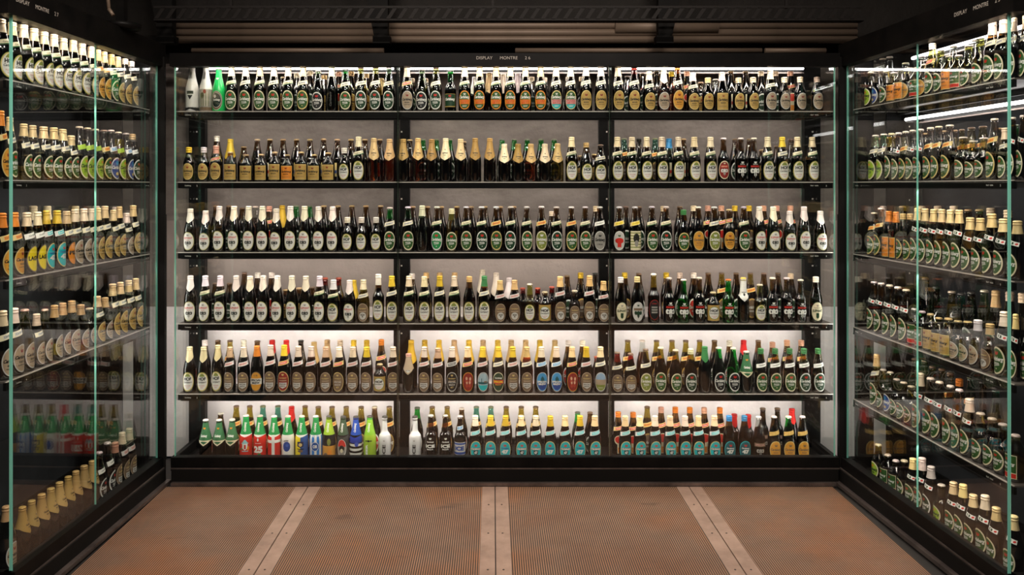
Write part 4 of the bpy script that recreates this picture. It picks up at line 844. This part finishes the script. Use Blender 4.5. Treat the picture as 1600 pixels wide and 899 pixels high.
BACK = [
 (0, 0, [(A1, '130,65,wA 222,65,wB 308,75,gS 393,60,c 488,60,cd 583,60,c 677,60,cd 772,60,c 872,62,cg 972,85,n1 1063,62,bk 1155,75,n2 1258,66,n3 1357,62,n3 1445,68,n4'),
         (A2, '112,66,ct 212,78,bkr 305,66,n3 402,80,n5 497,64,pa 597,62,pa 707,64,pa 802,62,pa 903,64,pa 1005,64,pa 1108,62,pa2 1205,62,pa2 1308,58,go 1408,60,go'),
         (A3, '68,62,go 175,60,goR 275,92,go 372,85,goK 465,58,goA 568,100,go 668,135,goB 762,98,goS 873,135,goBw 970,132,goBw 1085,85,gt 1180,132,goBt 1285,130,goBt 1398,130,goBt')]),
 (0, 1, [(A1, '740,130,rB 830,105,rc 920,90,rc 1012,118,rg 1110,95,rpk 1195,92,rg 1295,108,rg 1395,140,rk'),
         (A2, '145,140,rc 235,140,rc 565,130,rw 660,103,rk 755,110,rw 852,105,rw 945,130,rc 1030,135,rc 1190,130,rc 1280,130,rc'),
         (A3, '130,125,rb 232,105,rb 325,92,rb 425,95,rye 528,92,rpk 620,165,rB 718,145,rl 822,90,r 920,92,r 1022,92,rc 1120,92,rc 1220,92,rpk')]),
 (1, 0, [(A1, '108,600,goBy 208,600,goBs 290,590,goT 385,630,sq 490,648,sq 592,645,sq 682,630,sq 765,648,sqo 858,630,sq 945,648,sq 1040,635,sq 1148,605,hofB 1243,530,hof 1345,540,kg 1450,545,kg'),
         (A2, '87,545,kG 185,540,kg 277,547,kG 370,540,kc 470,545,kl 567,540,kG 665,540,kG 762,578,kc 853,578,kG 940,578,kg 1033,578,kc 1118,576,kgr 1212,532,hof 1310,570,hofC 1405,582,hofD'),
         (A3, '62,532,hof 160,532,hof 258,532,hof 360,532,hof 470,532,hof 577,532,hof 685,532,hof 772,537,elr 888,537,elp 975,537,elp 1067,532,hof 1165,532,hofy 1265,532,hof 1365,532,hof')]),
 (1, 1, [(A1, '295,525,rws 385,545,rgy 475,595,r 565,545,ry 650,545,r 738,545,r 828,545,ry 917,545,r 1008,542,ry 1100,545,ry 1192,545,r 1285,545,r 1385,545,r'),
         (A2, '130,548,r 218,545,rgn 307,545,rgn 397,545,rgn 490,560,r 747,545,rgn 828,545,rgn 915,545,rgn 1008,545,rgn 1095,545,rgn 1270,655,rB 1365,645,rB'),
         (A3, '108,540,rt 207,540,rd 315,540,rt 408,542,rbt 505,542,r 850,543,rb 945,543,rb 1030,615,rB 1130,590,rb 1225,545,rb')]),
 (2, 0, [(B1, '118,112,ek 220,125,ek 312,95,ek 410,95,ek 508,95,ek 600,95,ek 693,112,ek 787,95,ek 882,95,ek 975,98,ek 1070,98,ek 1168,170,hofB 1262,170,hofB 1360,170,hofB 1452,102,grn'),
         (B2, '118,98,grn 213,92,emb 312,97,grt 410,112,gol 508,97,gc0 610,97,gc1 708,97,gcg 805,97,gc1 912,97,gc0 1010,95,gcl 1110,98,gc1 1210,98,gco 1303,98,gc0 1400,98,gry'),
         (B3, '75,98,rcx 180,98,bwr 293,96,gc0 388,96,gc1 505,120,grs2 603,98,orO 710,98,olF 810,115,yeC 908,98,gc0 1012,98,ek 1105,98,ek 1215,128,ek 1310,98,ek 1420,128,ek')]),
 (2, 1, [(B1, '290,90,rb 375,90,rb 465,105,rb 553,95,rl 645,95,rpk 733,90,rgy 825,90,rgn 915,90,rgn 1010,90,r 1105,90,r 1198,90,r 1292,90,r 1390,90,r'),
         (B2, '150,95,r 248,95,r 340,95,r 445,95,r 540,95,r 632,95,r 735,95,r 825,95,r 1080,130,rc 1375,95,rc'),
         (B3, '120,95,rb 208,95,rb 370,95,rc 480,95,rb 572,92,rc 668,92,rpk 758,92,rpk 848,92,rye 942,92,rye 1040,92,rpk 1128,92,rpk 1220,92,rpk')]),
 (3, 0, [(B1, '118,560,ek 218,560,ef 318,560,ef 425,560,ek 517,562,ek 605,560,ek 700,560,ek 797,560,ek 890,562,ek 983,562,ef 1075,588,hofw 1183,590,ek 1275,588,s2 1375,550,hofL 1465,562,hofy'),
         (B2, '125,562,hof 227,565,hof 330,562,hofy 428,562,hof 528,565,hofC 628,562,hofn 733,592,s2b 830,590,s2b 932,613,hofS 1033,665,hofQ 1135,565,s2b 1232,657,s2s 1332,560,s2b 1425,597,s2b'),
         (B3, '85,570,elw 195,567,elw2 305,545,roc 408,572,elp 505,583,elpg 610,570,elp 703,668,hofQ 805,583,elpo 905,572,kw 1015,617,hofS 1100,572,elp 1195,572,elp 1288,585,elp 1390,567,elw')]),
 (3, 1, [(B1, '285,608,rb 380,608,rb 480,538,rb 568,538,rws 662,538,rws 755,652,rB 845,640,rB 935,635,rb 1020,572,rBr 1110,572,rBr 1210,590,rgy'),
         (B2, '145,545,rws 240,540,rg 330,540,rg 430,540,rg 615,520,rw 708,540,rw 795,575,rw 885,640,rBr 985,640,rBr 1080,632,rBr 1182,558,rb 1272,540,rye 1370,542,rd'),
         (B3, '112,540,rye 207,543,rb 390,540,rye 480,540,rc 573,540,rws 670,540,rb 760,540,rol 857,540,rb 952,540,rol 1042,540,rb 1137,540,rb 1222,545,rc')]),
 (4, 0, [(C1, '113,137,hofk 207,137,hofk 302,125,hofk 382,138,sp 475,137,sp1 563,130,spg 655,125,sp1 745,125,spr 840,133,sp1 927,133,sp1 1023,137,sp 1113,137,spa 1205,137,sp1 1297,137,spy 1385,250,spq 1473,137,sp1'),
         (C2, '122,182,sk 228,137,sp1 318,145,sp 412,137,spd 517,137,rp 617,137,bp 722,137,g2 818,137,spy 912,137,spam 1010,137,bl 1110,137,bl 1215,137,rp 1310,137,spy 1405,137,wp'),
         (C3, '62,172,ss 152,180,ss 252,150,pg 352,138,gx 452,155,gx 553,150,gx2 647,135,gkt 740,138,grr 838,142,grbb 925,165,gk2 1022,148,gz 1118,148,gz 1215,148,gz 1310,148,gzd 1405,148,gzd')]),
 (4, 1, [(C1, '215,92,rws 302,92,rb 383,92,rol 475,92,rws 565,95,rb 665,92,rr 760,92,rr 857,92,rd 945,105,rk 1033,90,rk 1120,92,rc 1210,92,rye 1297,92,rye 1395,88,ro'),
         (C2, '140,92,rgy 230,92,rgy 325,92,rgy 427,92,rk 525,92,rgy 620,92,rk 718,92,rgy 808,92,rk 905,92,rk 1000,92,rgy 1100,92,rk 1190,95,rws 1285,95,rws 1380,200,rBr'),
         (C3, '132,92,rol 230,92,rl 325,92,rol 428,92,rol 520,92,rol 613,92,rol 712,92,rb 812,95,rws 907,92,rr 1005,92,rb 1100,105,rpk 1197,92,rpk 1292,92,rpk')]),
 (5, 0, [(C1, '220,622,gk 310,622,gk 397,620,gk 490,592,liv 583,594,25 678,597,dk 770,597,fck 863,597,bif 957,597,ob 1045,597,fire 1140,600,face 1225,600,fcb 1318,598,lim 1418,600,ice'),
         (C2, '165,600,ice 270,592,iceB 367,592,iceB 467,597,iceL 568,597,47c 670,597,47b 770,597,47b 875,597,47 972,597,47c 1070,599,47b 1168,599,47 1268,597,47b 1367,599,47'),
         (C3, '115,600,47 213,600,47 315,600,47c 415,600,47 515,600,47c 605,600,47 712,598,47 810,597,47d 912,597,47d 1008,602,spc 1110,600,oo 1207,600,oo2 1300,600,oo')]),
 (5, 1, [(C1, '320,578,rwb 425,530,rol 515,530,rol 603,530,rt 703,530,rt 795,535,rr 885,530,rol 973,535,rol 1065,535,rol 1160,535,rol 1260,535,rol 1350,535,rwb 1448,535,rol'),
         (C2, '180,540,rgn 280,535,rol 380,535,rol 477,545,rwb 575,535,rt 672,535,rt 775,535,rol 875,535,rol 972,535,rol 1252,572,rgn 1335,572,rb'),
         (C3, '68,572,ro 168,575,ro 262,535,rol 355,540,rpk 450,540,ro 547,542,ro 643,543,rpk 748,543,ro 845,585,rrd 938,590,rrd 1035,545,rdk 1133,545,rdk 1230,550,rr')]),
]
for si, rear, parts in BACK:
    row(FB, 'back', si, rear, .105 if not rear else .212, merge(*parts), ident, 0)
LEFT = [
 (0, 0, '2,30,Lc 19,35,Lc 37,39,Lc 53,44.5,Lc 69,50,Lc 84,54,Lc 99,60,Lc 114,63,Lc 128,68.5,Lc 142,73,Lc 153,78,Lgo 163,81,Lgo 174,85,Lbg 184,89,Lgd 195,92,Lcl 205,96,Lcl'),
 (1, 0, '1,173,Lo 15,183,Lg 37,193.5,Lg 51,196,Lg 68,198,Lg 84,199.5,Lg 98,202,Lg 111,212,Lgs 124,197.5,Ll 137,199.5,Ll 149,201.5,Ll 162,203,Lor 173.5,203,Lbl 185,206,Ll 197,208,Lbl 207,209.5,Lam'),
 (2, 0, '3,333,Lo 22,332,Lo 42,332,Ly 59,331,Ly 72.5,329,L47 89,329,L47 104,330,Ln 117,327,Lt 131,326,Lt 143,326,Lt 153,325,Lgd 164,322,Lgd 177,328,Lgd 186.5,323,Lgd 197.5,333,Lt 208,321,Lgd'),
 (3, 0, '4,485.5,Lt 22,481.5,Lt 38.5,483,Lol 57,490.5,Lt 70,483,Lol 85,477,Ltf 98,473.5,Ltf 112,470,Ltf 126,476,Ltf 140,481,Lsb 152,463,Lgd 164,465,Ltf 176,443.5,Lgd 188,441,Lgd 201,438,Lgd 212,435,Lgd'),
 (5, 0, '10,791,Ltf 35,792,Lko 49.5,782,Lk 65,772,Lk 79.5,763,Lk 93,753.5,Lk 106.5,744.5,Lk 118.5,736,Lk 131.5,727.5,Lk 144,720,Lk 155,706,Lbb 168,691,Lbb 180,691,Lbc 191,675.5,sp1 202,669.5,sp1'),
 (2, 1, '52,322,Lc 74,322,Lc 118,322,Lc 150,322,Lt 180,324,Lt'),
 (0, 1, '30,38,rc 62,45,rc 92,55,rc 122,66,rc 152,78,rc'),
]
for si, rear, d in LEFT: row(FL, 'left', si, rear, .09 if not rear else .185, d, ident, PI / 2 - .02)
RIGHT = [
 (0, 0, '1361,112,Rs 1373,110,Rsb 1385,111,Rsg 1397,113,Rq 1409,108,Rq 1421,106,Rso 1433,105,Rqg 1445,100,Rso 1457,68,Rg 1470,78,Rc 1483,87,Rq 1498,86,Rqg 1514,71,Rc 1532,59,Rc 1551,34,Rf 1568,31,Rf 1585,28,Rf 1602,24,Rf'),
 (0, 1, '1364,95,rl 1379,91,rl 1390,88,rl 1415,98,rl 1440,88,rl 1464,84,Rc 1490,72,rl 1525,62,rl'),
 (1, 0, '1368,211,Rl 1381,209,Rl 1393,208,Rsg 1404,207,RC 1415,205,Ro 1426,203,RC 1438,201.5,RC 1454,199,Ro 1467,197,Ro 1484,195,Ro 1505,214,Rcs 1521,220,Rcs 1537,215,Rcs 1554,185,Ro 1570,200,Rf 1583,183,RC 1598,180,RC'),
 (1, 1, '1372,216,r 1388,214,r 1402,213,r 1446,208,r 1475,204,r 1492,203,r 1503,202,rol 1518,199,rol 1536,197,rol 1560,200,r 1585,195,rgn'),
 (2, 0, '1366,332,Ro 1377,325,Ro 1389,330,Rt 1400,331,Rt 1411,334,Ram 1422,334,Ram 1434,325,RCf 1446,326,RCf 1459,327,RCf 1472,327,RCf 1485,328,RCf 1499,328,RCf 1516,340,RCf 1532,341,RCf 1550,334,RCf 1568,342,RCf 1590,345,RCf'),
 (2, 1, '1380,322,Rf 1410,322,r 1440,322,rc 1465,322,rc 1490,322,rc 1513,327,r 1530,327,r 1548,325,rc 1575,328,rc'),
 (3, 0, '1366,440,RC 1377,442,RC 1390,445,RC 1403,448,RC 1416,452,RC 1429,482,Rsq 1441,486,Rsq 1454,490,Rqt 1467,496,Rqt 1482,497,Rqt 1497,501,Rct 1512,502,Rct 1528,500,Rwf 1547,506,Rgf 1569,487,RCc 1587,491,RCf 1606,494,RCf'),
 (3, 1, '1446,434,Rn 1463,448,RF 1487,455,Rcs 1502,458,RCt 1518,456,rd 1538,453,RFb 1556,454,RGf 1578,456,rc 1598,458,rc'),
 (4, 0, '1370,554,Rcg 1380,577,Rcs 1391,581,Rcb 1401,592,Rcs 1412,597,Rcs 1424,603,Rcs 1438,583,RCc 1454,590,RC 1468,596,RC 1485,602,RC 1499,608,RC 1515,623,RCc 1532,645,Rcs 1550,653,Rcs 1567,662,Rcs 1587,679,Rqg'),
 (4, 1, '1430,560,Rn 1445,562,Rn 1457,572,Rn 1472,576,Rn 1485,582,rol 1499,592,ro 1517,588,rt 1536,592,RF 1556,605,RCt'),
 (5, 0, '1372.5,694,Rs 1387,710,Rqg 1400,719,Rqg 1413,719,Rsg 1427,716.5,RCf 1441,715.5,RCc 1455,729,RCs 1471,757,RCn 1490,753.5,RCf 1505,757,RCf 1521,773,RCf 1539.5,774,RCc 1557,793,RCf 1584,806,RCf'),
]
for si, rear, d in RIGHT: row(FR, 'right', si, rear, .084 if not rear else .18, d, ident, -PI / 2 + .03)

# ------------------------------------------------------------------ overhead ducts, tray, brackets
M_DUCT = principled('painted_duct', (.20, .145, .105), .5, .2, .4)
def X(px, y): return (px - CX) * y / F_PX
def Zp(py, y): return CAM_H - (py - CY) * y / F_PX
yd = 4.72
d = MB()
zc = [Zp(py, yd) for py in (40, 51, 62)]
for k, z in enumerate(zc): d.tube((X(250, yd), yd, z), (X(1338, yd), yd, z), .0215, 16)
duct = link('overhead_duct', d.mesh('overhead_duct', [M_DUCT])); tag(duct, 'long ribbed pale duct running above the back display case', 'duct')
d = MB().tube((X(960, yd), yd - .02, Zp(43, yd)), (X(1120, yd), yd - .02, Zp(43, yd)), .036, 18)
n0 = len(d.v)
sl = link('rounded_sleeve', d.mesh('rounded_sleeve', [M_DUCT]), duct)
for (a, b, lb, w_) in ((300, 600, 'left', 3), (805, 1190, 'middle', 3), (1195, 1290, 'right', 4)):
    p = MB().tube((X(a, 4.75), 4.75, Zp(79, 4.75)), (X(b, 4.75), 4.75, Zp(79, 4.75)), .0145, 12)
    o = link('overhead_pipe', p.mesh('overhead_pipe', [M_DUCT])); z_ = Zp(79, 4.75)
    for f_ in (.25, .75):
        xx = X(a + (b - a) * f_, 4.75); link('wall_clip', MB().box((xx - .008, 4.75, z_ - .012), (xx + .008, WY + .002, z_ + .012)).mesh('wall_clip', [M_MATT]), o)
    tag(o, f'thin pale pipe just above the back case header, {lb} length', 'pipe', 'thin pipes above the header')
yt = 4.3
M_TRAY = principled('tray_steel', (.012, .010, .009), .6, .2, .2)
m = MB(); z0, z1 = Zp(33, yt), Zp(9, yt)
x0, x1 = X(240, yt), X(1350, yt); m.box((x0, yt, z0), (x1, yt + .004, z0 + .012)); m.box((x0, yt, z1 - .012), (x1, yt + .004, z1)); m.box((x0, yt, z0), (x1, yt + .05, z0 + .003))
k = 0; x = x0
while x < x1 - .06:
    v = [(x, yt, z0 + .010), (x + .022, yt, z0 + .010), (x + .062, yt, z1 - .010), (x + .040, yt, z1 - .010)]
    n = len(m.v); m.v += v + [(a, b + .003, c) for a, b, c in v]
    m.face((n, n + 1, n + 2, n + 3)); m.face((n + 7, n + 6, n + 5, n + 4))
    for i in range(4): m.face((n + i, n + 4 + i, n + 4 + (i + 1) % 4, n + (i + 1) % 4))
    x += .058
for xx in (x0 + .4, 0, x1 - .4): m.box((xx - .006, yt + .02, z1 - .01), (xx + .006, yt + .03, 3.6))
tag(link('cable_tray', m.mesh('cable_tray', [M_TRAY])), 'dark slotted cable tray hanging under the ceiling across the back', 'cable tray')
for i, (px, sg) in enumerate(((597, 1), (1037, -1), (262, 1))):
    y = 4.5; m = MB(); xx = X(px, y); xw = .035
    zb = Zp(66, y)
    v = [(xx - xw, zb), (xx + xw, zb), (xx + xw + (-.0 if sg > 0 else .10), 2.9), (xx - xw - (.10 if sg > 0 else .0), 2.9)]
    n = 0; m.v = [(a, y - .03, b) for a, b in v] + [(a, y + .03, b) for a, b in v]
    m.face((0, 1, 2, 3)); m.face((7, 6, 5, 4))
    for q in range(4): m.face((q, 4 + q, 4 + (q + 1) % 4, (q + 1) % 4))
    m.box((xx - xw - .012, y - .035, zb - .01), (xx + xw + .012, y + .035, zb + .03))
    m.box((xx - .02, y - .02, 2.85), (xx + .02, y + .02, 3.6))
    o = link('ceiling_bracket', m.mesh('ceiling_bracket', [M_MATT])); tag(o, 'black steel ceiling bracket in front of the pale duct, ' + ('middle', 'right-hand', 'left-hand')[i] + ' one', 'bracket')
# spotlight with a cable near the left case
y = 4.0; xx, zz = X(190, y), Zp(47, y)
sp = MB().lathe([(0, .02), (.004, .085), (.03, .09), (.034, .03)], 24); sp.v = [(a + xx, b + y, c + zz) for a, b, c in sp.v]
o = link('ceiling_spotlight', sp.mesh('ceiling_spotlight', [M_BLACK])); tag(o, 'round black ceiling spotlight above the far end of the left case', 'lamp')
b = MB().box((xx - .02, y - .02, zz + .03), (xx + .02, y + .02, 3.6)); link('stem', b.mesh('stem', [M_BLACK]), o)
pts = [(X(165, 3.9), 3.9, 3.59), (X(166, 3.9), 3.9, 2.6), (X(170, 3.9), 3.9, Zp(14, 3.9)), (X(177, 3.9), 3.9, Zp(24, 3.9))]
m = MB()
for a_, b_ in zip(pts, pts[1:]): m.tube(a_, b_, .009, 8)
tag(link('hanging_cable', m.mesh('hanging_cable', [M_DUCT])), 'pale cable hanging from the ceiling above the left case', 'cable')
